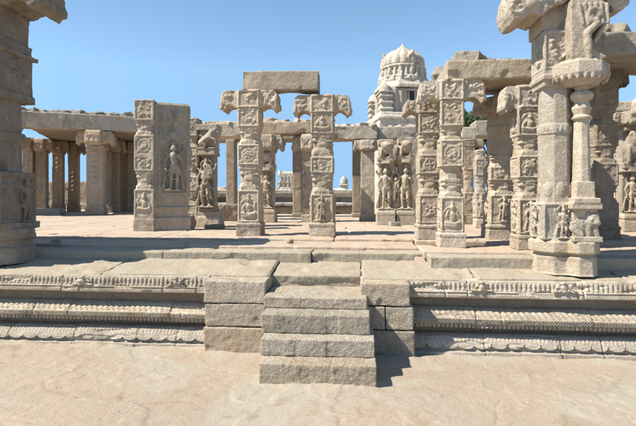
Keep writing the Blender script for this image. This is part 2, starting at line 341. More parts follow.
def kattu(bm, w, z0, z1, r=0.455):
    """narrow many-sided length between two square blocks, with hanging corner petals and rings"""
    h = z1 - z0; prism(bm, 8, w * r, w * r, z0 - 0.01, z1 + 0.01)
    prism(bm, 16, w * r * 1.06, w * r * 1.06, z0 + 0.40 * h, z0 + 0.54 * h)
    for k in range(4):
        X = FX(k, 0, w)
        for (zc, hh, ww, oo) in ((z0 + 0.10 * h, 0.20 * h, 0.5, 0.49), (z1 - 0.09 * h, 0.18 * h, 0.62, 0.49), (z1 - 0.24 * h, 0.14 * h, 0.36, 0.475), (z0 + 0.25 * h, 0.1 * h, 0.3, 0.475), (z0 + 0.66 * h, 0.09 * h, 0.8, 0.46)):
            box(bm, (0, -w * oo / 2, zc), (w * ww * 1.12, w * oo, hh), X=X)
        C = Matrix.Rotation(k * math.pi / 2 + math.pi / 4, 4, 'Z')
        for (zc, hh, oo) in ((z0 + 0.08 * h, 0.16 * h, 0.60), (z1 - 0.07 * h, 0.14 * h, 0.60), (z1 - 0.2 * h, 0.13 * h, 0.54), (z0 + 0.2 * h, 0.1 * h, 0.54)):
            box(bm, (0, -w * oo / 2, zc), (w * 0.26, w * oo, hh), X=C)
def cube_block(bm, w, z0, z1, motif='any', faces=(0, 1, 3)):
    h = z1 - z0; box(bm, (0, 0, (z0 + z1) / 2), (w, w, h))
    for k in faces:
        X = FX(k, w / 2, w); m_frame(bm, X, w * 0.98, z0 + 0.01, z1 - 0.01)
        a, b = z0 + 0.03, z1 - 0.03
        if motif == 'any': m_any(bm, X, w * 0.86, a, b)
        elif motif == 'medal': m_medal(bm, X, w * 0.95, a, b)
        elif motif == 'seated': m_seated(bm, X, w * 0.95, a, b)
        elif motif == 'curl': m_curl(bm, X, w * 0.9, a, b)
        elif motif == 'stand': statue(bm, X, w, a, b, 0.025)
def base_bm(w, h, n=4, flare=1.2):
    bm = Soup()
    prism(bm, n, w * 0.5 * flare, w * 0.5 * flare * 0.97, 0, h * 0.62); prism(bm, n, w * 0.5 * flare * 0.93, w * 0.5 * flare * 0.9, h * 0.6, h * 0.70)
    prism(bm, n, w * 0.5 * flare, w * 0.5 * flare, h * 0.70, h * 0.88); prism(bm, n, w * 0.53, w * 0.52, h * 0.86, h)
    return bm
def shaft_bm(w, z0, spec, H):
    """spec: list of (kind, share)"""
    bm = Soup(); tot = sum(s[1] for s in spec); z = z0
    for kind, sh in spec:
        z1 = z + (H - z0) * sh / tot
        if kind == 'k': kattu(bm, w, z, z1)
        elif kind == 'o': prism(bm, 8, w * 0.46, w * 0.45, z - 0.01, z1 + 0.01)
        elif kind == 'band':
            prism(bm, 8, w * 0.49, w * 0.49, z - 0.003, z1)
            for i in range(16):
                a = i * math.pi / 8; ell(bm, (math.cos(a) * w * 0.5, math.sin(a) * w * 0.5, (z + z1) / 2), (0.012, 0.012, (z1 - z) * 0.3), X=None, u=6, v_=5)
        elif kind == 'p': box(bm, (0, 0, (z + z1) / 2), (w * 0.96, w * 0.96, z1 - z + 0.004))
        else: cube_block(bm, w, z, z1, kind)
        z = z1
    return bm
def corbel_bm(w, h, span, dep=None, cross=True, worn=0.0):
    """flower bracket capital: a centre block and arms that end in a curled lobe with a hanging bud"""
    bm = Soup(); a = w * 0.5; s = span / 2; L_ = s - a
    box(bm, (0, 0, h / 2), (w * 1.06, w * 1.06, h)); 
    for k in (0, 1, 2, 3):
        if not cross and k in (1, 3): continue
        X = Matrix.Rotation(k * math.pi / 2, 4, 'Z')
        pts = [(a * 0.6, 0.0), (a + 0.14 * L_, 0.0), (a + 0.24 * L_, 0.10 * h), (a + 0.44 * L_, 0.13 * h), (a + 0.62 * L_, 0.04 * h), (a + 0.76 * L_, -0.17 * h),
               (a + 0.86 * L_, -0.02 * h), (a + 0.99 * L_, 0.0), (a + 1.0 * L_, 0.18 * h), (a + 0.93 * L_, 0.36 * h), (a + 0.94 * L_, 0.58 * h), (a + 0.86 * L_, 0.84 * h), (a + 0.70 * L_, 0.97 * h), (a * 0.6, 0.97 * h)]
        dd = w * (0.46 if dep is None else dep)
        slab(bm, pts, -dd, dd, X)
        for sd in (-1, 1):
            ring(bm, (a + rnd.uniform(.55, .68) * L_, sd * dd, rnd.uniform(.45, .6) * h), rnd.uniform(.17, .24) * h, 0.05 * h, X, rnd.uniform(2.5, 4.2), rnd.uniform(0, 6), 12)
            for q in range(5): limb(bm, (a + rnd.uniform(.25, .9) * L_, sd * dd, rnd.uniform(.15, .8) * h), (a + rnd.uniform(.25, .9) * L_, sd * dd, rnd.uniform(.15, .8) * h), rnd.uniform(.03, .07) * h, 0.03 * h, X)
            for q in range(3): ell(bm, (a + rnd.uniform(.3, .85) * L_, sd * dd, rnd.uniform(.25, .75) * h), (rnd.uniform(.05, .12) * h, 0.07 * h, rnd.uniform(.05, .12) * h), X=X, u=8, v_=6)
            box(bm, (a + 0.14 * L_, sd * dd, 0.5 * h), (0.10 * L_, 0.06 * h, 0.8 * h), X=X)
            limb(bm, (a + 0.86 * L_, sd * dd, 0.08 * h), (a + 0.80 * L_, sd * dd, 0.7 * h), 0.05 * h, 0.04 * h, X)
        for t in (-0.6, 0, 0.6): limb(bm, (a + 0.97 * L_, t * dd, 0.12 * h), (a + 0.80 * L_, t * dd, 0.76 * h), 0.05 * h, 0.05 * h, X)
    for k in range(4):
        m_frame(bm, FX(k, w * 0.53, w), w, 0.04 * h, 0.93 * h, 0.02, 0.012)
        if not cross: m_curl(bm, FX(k, w * 0.53, w), w * 0.8, 0.12 * h, 0.85 * h, 0.016, 4)
    return bm
def rubble(bm, x0, x1, y0, y1, z, n, r0=0.06, r1=0.16):
    for i in range(n):
        r = rnd.uniform(r0, r1)
        box(bm, (rnd.uniform(x0, x1), rnd.uniform(y0, y1), z + r * 0.25), (r * rnd.uniform(1, 2.2), r * rnd.uniform(1, 2), r * rnd.uniform(.5, 1)), (rnd.uniform(-.3, .3), rnd.uniform(-.3, .3), rnd.uniform(0, 3)))

# ================================================================ GROUND AND PLATFORM
def grid_mesh(name, us, vs, zf, mat, parent=None, skirt=0.0):
    us = np.asarray(us); vs = np.asarray(vs); U, Vv = np.meshgrid(us, vs); Z = zf(U.ravel(), Vv.ravel()).reshape(U.shape)
    nu, nv = len(us), len(vs)
    verts = np.stack([U, Vv, Z], -1).reshape(-1, 3)
    i = np.arange(nu * nv).reshape(nv, nu)
    q = np.stack([i[:-1, :-1], i[:-1, 1:], i[1:, 1:], i[1:, :-1]], -1).reshape(-1, 4)
    me = bpy.data.meshes.new(name); me.vertices.add(len(verts)); me.vertices.foreach_set('co', verts.ravel())
    me.loops.add(q.size); me.loops.foreach_set('vertex_index', q.ravel()); me.polygons.add(len(q))
    me.polygons.foreach_set('loop_start', np.arange(len(q)) * 4); me.polygons.foreach_set('loop_total', np.full(len(q), 4))
    me.update(); me.validate(); me.polygons.foreach_set('use_smooth', [True] * len(me.polygons))
    return link(name, me, mat, parent)
def n2(u, v, s, off=0.0, o=3): return fbm(np.stack([u * s + off, v * s + off * 1.7, np.full_like(u, off * 0.37)], -1), o)
sst = lambda x: np.clip(x, 0, 1) ** 2 * (3 - 2 * np.clip(x, 0, 1))
CRACKS = [[(-3.3, 3.15), (-2.75, 3.3), (-2.3, 3.22)], [(-1.9, 3.0), (-1.4, 3.25), (-0.9, 3.15), (-0.2, 3.45), (0.3, 3.3)], [(0.55, 3.2), (1.0, 3.45), (1.15, 3.9), (1.9, 4.2)], [(1.4, 3.1), (1.9, 3.3), (2.6, 3.2)], [(-3.6, 4.4), (-2.6, 4.15), (-1.5, 4.4), (-0.9, 4.2)]]
def ground_z(u, v):
    z = 0.012 * n2(u, v, 0.35, 3.1) + 0.0035 * n2(u, v, 2.3, 9.0, 4) + 0.0035 * n2(u, v, 11.0, 5.0, 3) + 0.002 * n2(u, v, 30.0, 8.0, 2)
    c = np.abs(n2(u, v, 0.8, 21.0, 4)); z -= 0.006 * np.exp(-(c / 0.006) ** 2) * (n2(u, v, 0.6, 33.0) > 0.12)        # cracks
    t = n2(u, v, 0.9, 41.0, 4); z += 0.007 * sst((t - 0.12) / 0.008) * (1 + 0.5 * n2(u, v, 3, 2.0)) + 0.007 * sst((n2(u, v, 1.7, 55.0, 4) - 0.3) / 0.008)   # flaked sheets of bedrock
    for k, line in enumerate(CRACKS):
        dmin = np.full_like(u, 9.0); wu = u + 0.035 * n2(u, v, 4.0, 70.0 + k, 3); wv = v + 0.035 * n2(u, v, 4.0, 90.0 + k, 3)
        for (x0, y0), (x1, y1) in zip(line, line[1:]):
            dx, dy = x1 - x0, y1 - y0; t_ = np.clip(((wu - x0) * dx + (wv - y0) * dy) / (dx * dx + dy * dy), 0, 1); dmin = np.minimum(dmin, np.hypot(wu - x0 - t_ * dx, wv - y0 - t_ * dy))
        z = z - 0.009 * np.exp(-(dmin / 0.009) ** 2)
    bx = lambda x0, x1, y0: np.hypot(np.maximum(np.maximum(x0 - u, u - x1), 0), np.maximum(y0 - v, 0))
    dd = np.minimum(np.minimum(np.maximum(4.92 - v, 0), bx(-1.62, 0.57, 4.83)), bx(-0.85, 0.18, 4.03))
    z = z * 0.8 + (0.010 + 0.022 * n2(u, v, 2.6, 77.0, 3)) * np.exp(-dd / 0.06)
    return z - 0.02 - 0.025 * sst((u - 0.2) / 2.0)
def stretch(a, b, n, c, k=2.5):
    t = np.linspace(-1, 1, n); s = np.sign(t) * np.abs(t) ** k; return np.where(s < 0, c + s * (c - a), c + s * (b - c))
us = np.concatenate([[-900, -300, -100, -40, -20, -11, -7], np.arange(-5.4, 5.41, 0.015), [7, 11, 20, 40, 100, 300, 900]])
vs = np.concatenate([[-900, -200, -50, -15, -5, 0, 1.2], np.arange(2.2, 5.3, 0.0125), [6, 7, 9, 12, 16, 20, 26, 35, 60, 100, 200, 500, 900]])
gr = grid_mesh('ground', us, vs, lambda u, v: np.where((np.abs(u) < 10) & (v > 0) & (v < 6), ground_z(u, v), -0.03), 'ground')
tag(gr, 'dusty pinkish bare rock ground in front of the platform', 'ground', kind='structure')

VF = 5.05                                        # front line of the mouldings
platform = thing('temple_platform', 'long carved granite platform with fluted and rope mouldings behind the steps', 'platform', (0, 0, 0))
P0, P1 = -1.62, 0.555                            # plain projecting part where the steps rise
S0, S1 = -0.955, 0.065
def edge(u, v0, off, a=0.05): return v0 + a * n2(u, np.zeros_like(u) + off, 0.9, off, 4) + 0.02 * n2(u, np.zeros_like(u) + off, 9.0, off, 3) + 0.03 * np.sin(np.floor(u / 1.3 + off) * 12.9)
# paving joints: staggered slabs of each terrace
def joints(u, v, rows, off):
    g = np.zeros_like(u); tone = np.zeros_like(u)
    for k, (a, b, ln) in enumerate(rows):
        m = (v >= a) & (v < b); wob = 0.03 * n2(u, v, 1.3, off + k)
        uu = (u + wob * 2 + 0.37 * k * ln) / ln; fu = np.abs(uu - np.round(uu)) * ln; fv = np.minimum(np.abs(v + wob - a), np.abs(b - v - wob))
        dd = np.minimum(fu, fv); g = np.where(m, np.maximum(g, np.exp(-(dd / 0.016) ** 2)), g)
        idx = np.floor(uu + 0.5); tone = np.where(m, np.sin(idx * 12.9898 + k * 78.2) * 0.5, tone)
    return g, tone
def low_z(u, v):
    rec = (u > S0) & (u < S1) & (v < 5.275)
    g, t = joints(u, v, [(4.5, 5.83, 1.9)], 3.0)
    z = 0.722 + 0.075 * sst((v - 5.15) / 0.6) + 0.013 * n2(u, v, 1.5, 7.0) + 0.006 * n2(u, v, 7.0, 2.0)
    t2 = n2(u, v, 1.1, 61.0, 4); z += 0.018 * sst((t2 - 0.08) / 0.06)
    z -= 0.022 * g; z += 0.012 * t
    z = z - 0.035 - 0.04 * sst((5.112 - v) / 0.03)
    return np.where(rec, 0.45, z)
def up_z(u, v):
    rt = sst((u - 0.3) / 1.6); eB = edge(u, 5.78, 1.0, 0.07) - 0.34 * rt; eA = edge(u, 6.13, 4.0, 0.06) - 0.47 * rt; eC = edge(u, 6.75, 8.0, 0.05); eD = edge(u, 7.75, 12.0, 0.06)
    g, t = joints(u, v, [(5.8, 6.1, 2.3), (6.1, 6.75, 1.7), (6.75, 7.6, 2.1), (7.6, 8.6, 1.4), (8.6, 9.7, 1.8), (9.7, 11, 1.5), (11, 13, 1.7), (13, 16, 2.0), (16, 20, 2.0)], 1.0)
    z = 0.68 + 0.085 * sst((v - eB + 0.02) / 0.06) + 0.140 * sst((v - eB - 0.06) / 0.020) + 0.040 * sst((v - eA - 0.06) / 0.014) + 0.030 * sst((v - eC - 0.05) / 0.014) + 0.020 * sst((v - eD) / 0.03)
    z = z - 0.030 * sst((7.62 - v) / 0.05)
    z += 0.006 * n2(u, v, 2.1, 5.0) + 0.003 * n2(u, v, 9.0, 2.0) - 0.024 * g + 0.007 * t
    return z
low = grid_mesh('front_paving', np.arange(-7.5, 7.5, 0.022), np.arange(5.09, 5.86, 0.016), low_z, 'slab', platform)
upg = grid_mesh('upper_paving', np.arange(-7.5, 7.5, 0.025), np.concatenate([np.arange(5.26, 6.95, 0.010), np.arange(6.95, 7.3, 0.016), np.arange(7.3, 10, 0.04), np.arange(10, 15.6, 0.12)]), up_z, 'floor', platform)
for a_, b_, c_, d_ in ((-24, -7.3, 5.8, 26), (7.4, 20, 5.8, 15.6), (-7.4, -5.2, 15.5, 26)):
    grid_mesh('rear_paving', np.linspace(a_, b_, 40), np.linspace(c_, d_, 60), lambda u, v: 0.985 + 0.01 * n2(u, v, 1, 1), 'floor', platform)
bm = Soup(); box(bm, (7.4, 15.45, 0.45), (25.0, 0.2, 1.05)); raw('rear_edge', bm, 'granite', platform)
def paving_row(v0, v1, z0, z1, l0, l1, seed, mat, shift=0.0, amp=0.006, us=(-6.6, 6.6), vox=0.014, tilt=0.006, pitch=0.0):
    q = random.Random(seed); u = us[0]
    while u < us[1]:
        l = min(q.uniform(l0, l1), us[1] - u) if us[1] - u > 0.3 or us[1] > 6 else us[1] - u; l = us[1] - u if us[1] - u - l < 0.3 else l; um = u + l / 2; sh = -shift * float(sst(np.array((um - 0.3) / 1.6))); j = q.uniform(-0.05, 0.03)
        bm = Soup(); a_ = (v0 + sh + j, v1 + sh + 0.06); x0, x1 = -l / 2 + 0.006, l / 2 - 0.006
        n = max(3, int(l / 0.07)); ph_ = q.uniform(0, 9); fr = [0.009 * math.sin(ph_ + i * 0.21) + 0.004 * math.sin(ph_ * 2 + i * 0.83) + q.uniform(-0.001, 0.001) for i in range(n + 1)]        # ragged front edge
        for i in range(n):
            xa, xb = x0 + (x1 - x0) * i / n, x0 + (x1 - x0) * (i + 1) / n + 0.002; box(bm, ((xa + xb) / 2, ((a_[0] + fr[i]) + a_[1]) / 2 - (a_[0] + a_[1]) / 2, 0), (xb - xa, a_[1] - a_[0] - fr[i], z1 - z0))
        o = carve('paving_slab', bm, mat, platform, (um, (a_[0] + a_[1]) / 2, (z0 + z1) / 2 + q.uniform(-0.007, 0.007)), vox=vox, amp=amp, chip=0.012, sc1=4.0)
        o.rotation_euler = (pitch + q.uniform(-tilt, tilt), q.uniform(-tilt, tilt) * 0.6, q.uniform(-0.006, 0.006)); u += l
paving_row(5.80, 6.16, 0.70, 0.920, 1.3, 3.0, 5, 'slab', 0.34)
paving_row(6.15, 6.78, 0.86, 0.962, 1.3, 2.8, 11, 'floor', 0.47)
paving_row(6.78, 7.62, 0.90, 0.992, 0.8, 1.7, 23, 'floor', 0.10)

for a_, b_, va in ((-6.6, -0.955, 5.11), (-0.955, 0.065, 5.285), (0.065, 6.6, 5.11)):
    paving_row(va, 5.80, 0.66, 0.788 if va < 5.2 else 0.762, 1.2, 2.7, 31 + int(a_), 'slab', us=(a_, b_), amp=0.010, pitch=0.12)

# ---- the running mouldings: a profile swept along u with the carving cut in as relief
def moulding(name, u0, u1, prof, relief, mat, du=0.0075, dv=0.006, seed=0.0):
    pts = []
    for (a, b) in zip(prof, prof[1:]):
        L_ = math.hypot(b[0] - a[0], b[1] - a[1]); n = max(1, int(L_ / dv))
        for i in range(n): t = i / n; pts.append((a[0] + (b[0] - a[0]) * t, a[1] + (b[1] - a[1]) * t))
    pts.append(prof[-1]); pts = np.array(pts)
    tan = np.gradient(pts, axis=0); nor = np.stack([-tan[:, 1], tan[:, 0]], -1); nor /= np.linalg.norm(nor, axis=1)[:, None] + 1e-9
    # profile runs from the top down at the front: outward normal points to -v
    nor = np.where(nor[:, :1] > 0, nor * np.array([[1.0, 1.0]]), nor)
    us = np.arange(u0, u1 + du / 2, du); U, I = np.meshgrid(us, np.arange(len(pts)))
    z = pts[I, 1]; v = pts[I, 0]
    r = relief(U, z, v)
    wear = 0.005 * fbm(np.stack([U.ravel() * 3 + seed, v.ravel() * 6, z.ravel() * 9], -1), 4).reshape(U.shape) + 0.018 * fbm(np.stack([U.ravel() * 0.7 + seed, z.ravel() * 0.5, v.ravel() * 0], -1), 2).reshape(U.shape) * 0.25
    chip = fbm(np.stack([U.ravel() * 2.1 + seed + 9, z.ravel() * 9, v.ravel() * 9], -1), 3).reshape(U.shape)
    dmg = np.clip((chip - 0.31) * 5, 0, 1); r = r * (1 - 0.85 * dmg) - 0.014 * dmg
    sid = np.floor(U / 1.17 + seed * 0.31 + 0.5); oy = 0.010 * np.sin(sid * 12.9 + seed); oz = 0.005 * np.sin(sid * 7.7 + seed); jn = np.abs(U / 1.17 + seed * 0.31 - np.round(U / 1.17 + seed * 0.31)) * 0
    fr = U / 1.17 + seed * 0.31 + 0.5; fr = np.minimum(fr - np.floor(fr), np.ceil(fr) - fr) * 1.17; r = r - 0.022 * np.exp(-(fr / 0.006) ** 2) + oy; z = z + oz
    V2 = v - (r + wear) * 0.9; Z2 = z + (r) * 0.25
    verts = np.stack([U, V2, Z2], -1).reshape(-1, 3); nv, nu = U.shape; i = np.arange(nu * nv).reshape(nv, nu)
    q = np.stack([i[:-1, :-1], i[1:, :-1], i[1:, 1:], i[:-1, 1:]], -1).reshape(-1, 4)
    me = bpy.data.meshes.new(name); me.vertices.add(len(verts)); me.vertices.foreach_set('co', verts.ravel())
    me.loops.add(q.size); me.loops.foreach_set('vertex_index', q.ravel()); me.polygons.add(len(q))
    me.polygons.foreach_set('loop_start', np.arange(len(q)) * 4); me.polygons.foreach_set('loop_total', np.full(len(q), 4))
    me.update(); me.polygons.foreach_set('use_smooth', [True] * len(me.polygons))
    return link(name, me, mat, platform)
T0 = VF - 0.02
def rel_top(U, z, v):
    a = (z > 0.625) & (z < 0.712) & (v < T0 + 0.08)
    fl = np.abs(np.sin(math.pi * (U / 0.048))) ** 0.7 * 0.022 - 0.008; arch = np.sin(np.clip((z - 0.625) / 0.087, 0, 1) * math.pi) ** 0.5
    r = np.where(a, fl * arch, 0.0)
    b = (z <= 0.612) & (z > 0.596); r = np.where(b, -0.008, r)
    j = np.abs((U + 0.4) / 1.34 - np.round((U + 0.4) / 1.34)) * 1.34; return r - 0.02 * np.exp(-(j / 0.007) ** 2)
prof_top = [(T0 + 0.16, 0.738), (T0 + 0.03, 0.732), (T0 + 0.022, 0.716), (T0 + 0.02, 0.66), (T0 + 0.005, 0.625), (T0 - 0.012, 0.618), (T0 - 0.014, 0.562), (T0 + 0.0, 0.553), (T0 + 0.17, 0.553)]
def rel_mid(U, z, v):
    a = (z > 0.345) & (z < 0.405); p = np.sin(2 * math.pi * (U + (z - 0.3) * 0.9) / 0.062)
    r = np.where(a, 0.0065 * np.clip(p * 1.4, -1, 1), 0.0)
    g = (z <= 0.337) & (z > 0.288); chk = (np.sin(2 * math.pi * U / 0.03) > 0) ^ (np.sin(2 * math.pi * z / 0.03) > 0); r = np.where(g, np.where(chk, 0.005, -0.004), r)
    d_ = (z <= 0.280) & (z > 0.238); r = np.where(d_, np.where(np.sin(2 * math.pi * U / 0.045) > -0.1, 0.010, -0.018), r)
    j = np.abs((U + 0.2) / 1.71 - np.round((U + 0.2) / 1.71)) * 1.71; return r - 0.02 * np.exp(-(j / 0.007) ** 2)
prof_mid = [(T0 + 0.20, 0.435), (T0 + 0.10, 0.425), (T0 + 0.05, 0.405), (T0 + 0.01, 0.375), (T0 - 0.015, 0.343), (T0 - 0.03, 0.338), (T0 - 0.03, 0.285), (T0 - 0.01, 0.280), (T0 - 0.008, 0.238), (T0 + 0.02, 0.232), (T0 + 0.17, 0.230)]
def rel_bot(U, z, v):
    ph = (U / 0.165) - np.round(U / 0.165); zl = 0.030 + 0.045 * (1 - np.sqrt(np.clip(1 - (ph * 2) ** 2, 0, 1)))      # scallop line
    r = np.where(z < zl, -0.034, np.where(z < zl + 0.014, 0.008, 0.0))
    r = np.where(z > 0.100, 0.003 * np.sign(np.sin(2 * math.pi * U / 0.04)), r)
    r = np.where(z > 0.142, 0, r); r = np.where(z < 0.012, 0, r)
    j = np.abs((U + 0.9) / 1.5 - np.round((U + 0.9) / 1.5)) * 1.5; return r - 0.02 * np.exp(-(j / 0.007) ** 2)
prof_bot = [(T0 + 0.17, 0.165), (T0 + 0.06, 0.158), (T0 + 0.02, 0.142), (T0 - 0.02, 0.10), (T0 - 0.045, 0.06), (T0 - 0.05, 0.018), (T0 - 0.085, 0.012), (T0 - 0.095, -0.08)]
for u0, u1, sd in ((-7.0, P0 + 0.015, 1.0), (P1 - 0.015, 7.0, 50.0)):
    moulding('fluted_cornice', u0, u1, prof_top, rel_top, 'pale', seed=sd)
    moulding('rope_moulding', u0, u1, prof_mid, rel_mid, 'carved', seed=sd + 3)
    moulding('lotus_moulding', u0, u1, prof_bot, rel_bot, 'pale', seed=sd + 6)
    bm = Soup(); box(bm, ((u0 + u1) / 2, T0 + 0.24, 0.36), (u1 - u0, 0.15, 0.74)); raw('recessed_wall', bm, 'warm', platform)
    # pilaster stubs in the dark recess
# leafy bosses on the cornice
for px, d_ in ((85, 5.3), (178, 5.22), (481, 4.95), (563, 4.85)):
    bm = Soup()
    for s in (-1, 1):
        ring(bm, (s * 0.055, 0, 0.03), 0.032, 0.014, None, 5.0, 0.5, 10); ring(bm, (s * 0.03, 0, 0.085), 0.024, 0.012, None, 5, 1, 10); ell(bm, (s * 0.10, 0, -0.005), (0.04, 0.02, 0.022))
    ell(bm, (0, 0, 0.05), (0.035, 0.03, 0.05)); ell(bm, (0, -0.01, 0.12), (0.03, 0.025, 0.028)); ell(bm, (0, 0.02, 0.02), (0.09, 0.025, 0.05)); box(bm, (0, 0.03, 0.03), (0.13, 0.06, 0.12))
    for q_ in range(4): ell(bm, (rnd.uniform(-.08, .08), -0.01, rnd.uniform(0, .1)), (rnd.uniform(.015, .03),) * 3)
    u, v = at(px, d_); ob = carve('cornice_boss', bm, 'pale', platform, (u, T0 - 0.008, 0.636), vox=0.006, amp=0.003, chip=0.002); ob.scale = (rnd.uniform(.8, .95), 0.7, rnd.uniform(.65, .78))
# plain rough blocks of the projection
def block(parent, x0, x1, y0, y1, z0, z1, mat='rough', vox=0.012, amp=0.006, name='stone_block', g=0.008, sc1=6):
    bm = Soup(); cx, cy, cz = (x0 + x1) / 2, (y0 + y1) / 2, (z0 + z1) / 2
    box(bm, (0, 0, 0), (x1 - x0 - g, y1 - y0, z1 - z0 - g), (rnd.uniform(-.006, .006), rnd.uniform(-.006, .006), rnd.uniform(-.008, .008)))
    return carve(name, bm, mat, parent, (cx, cy, cz), vox=vox, amp=amp, chip=0.008, sc1=sc1)
PV = 4.84
C3 = (-0.06, 0.245, 0.49, 0.730)
for k, blocks in enumerate([[(-1.60, -0.90), (0.08, 0.60)], [(-1.585, -0.93), (0.07, 0.30), (0.30, 0.59)], [(-1.605, -0.935), (0.045, 0.555)]]):
    for i, (a, b) in enumerate(blocks):
        block(platform, a, b, PV - (0.015 if k == 0 else 0.0), PV + 0.46, C3[k], C3[k + 1], 'rough' if not (k == 0 and i == 0) else 'warm')
block(platform, -0.98, 0.07, 5.25, 5.62, 0.35, 0.700, 'rough', amp=0.004)
block(platform, -1.02, 0.07, 5.0, 5.30, -0.05, 0.44, 'rough')
# paving stones on top of the projection
bm = Soup()

def grit(name, label, n, ur, vr, zf, s0, s1, mat):
    bm = Soup(); U_ = np.array([rnd.uniform(*ur) for _ in range(n)]); V_ = np.array([rnd.uniform(*vr) for _ in range(n)]); Z_ = zf(U_, V_)
    for u, v, z in zip(U_, V_, Z_):
        s_ = s0 + (s1 - s0) * rnd.random() ** 4; P, Fc = _sphere(6, 4); P = P * (s_ * rnd.uniform(.7, 1.4), s_ * rnd.uniform(.7, 1.3), s_ * .6) * (1 + 0.2 * np.sin(P * 9 + rnd.random() * 9)); bm.add(P + (u, v, z + s_ * .15), Fc)
    o = raw(name, bm, mat); tag(o, label, 'gravel', kind='stuff')
grit('gravel', 'scattered grit and tiny pebbles on the bare ground', 800, (-4.5, 4.5), (2.3, 5.0), ground_z, 0.002, 0.009, 'floor')
grit('gravel', 'scattered grit lying on the platform paving', 500, (-6, 6), (5.9, 9.5), up_z, 0.002, 0.014, 'floor')

# ================================================================ STEPS
stairs = thing('stone_steps', 'flight of four rough granite steps leading up to the platform', 'steps', (*at(317, 4.6), 0))
sx, sy = stairs.location.x, stairs.location.y
def step(l, r_, d_, z0, z1, back, cuts, rough=0.0045):
    (ul, v), (ur, v2) = at(l, d_), at(r_, d_); v = (v + v2) / 2
    bm = Soup(); xs = [ul] + [ul + (ur - ul) * c for c in cuts] + [ur]
    for a, b in zip(xs, xs[1:]):
        j = rnd.uniform(-0.008, 0.008)
        box(bm, ((a + b) / 2 - sx, (v + j + back) / 2 - sy, (z0 + z1) / 2), (b - a - 0.011, back - v - j, z1 - z0 - 0.004), (0, rnd.uniform(-.006, .006), rnd.uniform(-.01, .01)))
    return carve('step', bm, 'rough', stairs, vox=0.0085, amp=rough, chip=0.003, sc1=7.0, fine=1.3)
step(257, 377, 4.05, -0.03, 0.166, 4.50, (0.36, 0.62))
step(259, 375, 4.25, 0.163, 0.322, 4.68, (0.30, 0.58))
step(259.7, 370.5, 4.43, 0.318, 0.50, 4.90, (0.60, 0.71))
step(262, 367.5, 4.66, 0.497, 0.612, 5.30, ())
# rubble fill that carries the steps
bm = Soup(); box(bm, (0.03, 0.25, 0.22), (0.86, 0.65, 0.50)); carve('rubble_core', bm, 'dark', stairs, vox=0.02)

# ================================================================ PILLARS OF THE HALL
def place(px, d_, z=None): u, v = at(px, d_); return (u, v, (0.985 if z is None else z))
def pillar(label, px, d_, wpx, top_y, spec, mat='carved', base_h=0.16, corb=None, group='carved pillars of the roofless hall', rz=0, vox=None, flare=1.2, z=None, name='carved_pillar', dy=0):
    w_ = wd(wpx, d_); loc = place(px, d_ + w_ / 2, z); H = zz(top_y, d_ + w_ / 2 * 0) - loc[2]
    vox = vox or max(0.0075, 0.00125 * d_)
    if group.startswith('plain'): name = 'plain_column'
    t = thing(name, label, 'pillar', loc, rz, group)
    carve('base', base_bm(w_, base_h, 4, flare), mat, t, vox=vox, amp=0.005)
    carve('shaft', shaft_bm(w_, base_h - 0.01, spec, H), mat, t, vox=vox, amp=0.004)
    if corb:
        cy0, cw = corb[:2]                             # top row of the capital, span in pixels
        h = zz(cy0, d_) - zz(top_y, d_)
        carve('bracket_capital', corbel_bm(w_, h, wd(cw, d_), cross=corb[2] if len(corb) > 2 else True), mat, t, (0, 0, H - 0.004), vox=vox, amp=0.006, chip=0.012)
    t.rotation_euler = (rnd.uniform(-.008, .008), rnd.uniform(-.008, .008), rz + rnd.uniform(-.02, .02))
    t['w'] = w_
    return t
SP1 = [('seated', 3.1), ('k', 2.4), ('medal', 2.0), ('k', 1.7), ('curl', 1.8)]
SP2 = [('stand', 2.9), ('k', 2.2), ('curl', 1.7), ('p', 0.3), ('k', 2.1), ('seated', 2.2)]
SP3 = [('seated', 3.0), ('k', 1.6), ('curl', 2.0), ('k', 1.4), ('medal', 2.2), ('k', 1.2), ('curl', 1.9)]

c1 = pillar('square carved pillar left of the pair that carries the single free lintel', 251, 7.3, 21, 108, SP1, 'carved', 0.23, (89, 61, False))
c2 = pillar('square carved pillar right of the pair that carries the single free lintel', 322.5, 7.3, 22, 112.5, SP2, 'carved', 0.23, (93.5, 60, False))
def lintel(label, x0, x1, d0, d1, z0, z1, mat='granite', rough=0.008, vox=0.013, rot=0.0, name='stone_lintel', group='stone lintels lying on the pillars', rub=0, bend=0):
    (ua, va), (ub, vb) = at(x0, d0), at(x1, d0)
    L_ = math.hypot(ub - ua, vb - va); dep = d1 - d0
    a = math.atan2(vb - va, ub - ua) if rot is None else rot
    bm = Soup(); box(bm, (0, 0, 0), (L_, dep, z1 - z0))
    if rub: rubble(bm, -L_ / 2 + .05, L_ / 2 - .05, -dep / 2 + .06, dep / 2 - .05, (z1 - z0) / 2, rub)
    o = carve(name, bm, mat, None, ((ua + ub) / 2, (va + vb) / 2 + dep / 2 * 1.0, (z0 + z1) / 2), vox=vox, amp=rough, chip=0.012, sc1=4.0)
    o.rotation_euler = (0, bend, a)
    return tag(o, label, 'lintel', group)
lintel('short free lintel against the sky on the central pair of pillars', 241.5, 318.5, 7.33, 7.66, zz(90.2, 7.33), zz(70.5, 7.33), bend=R(0.7), rough=0.007)

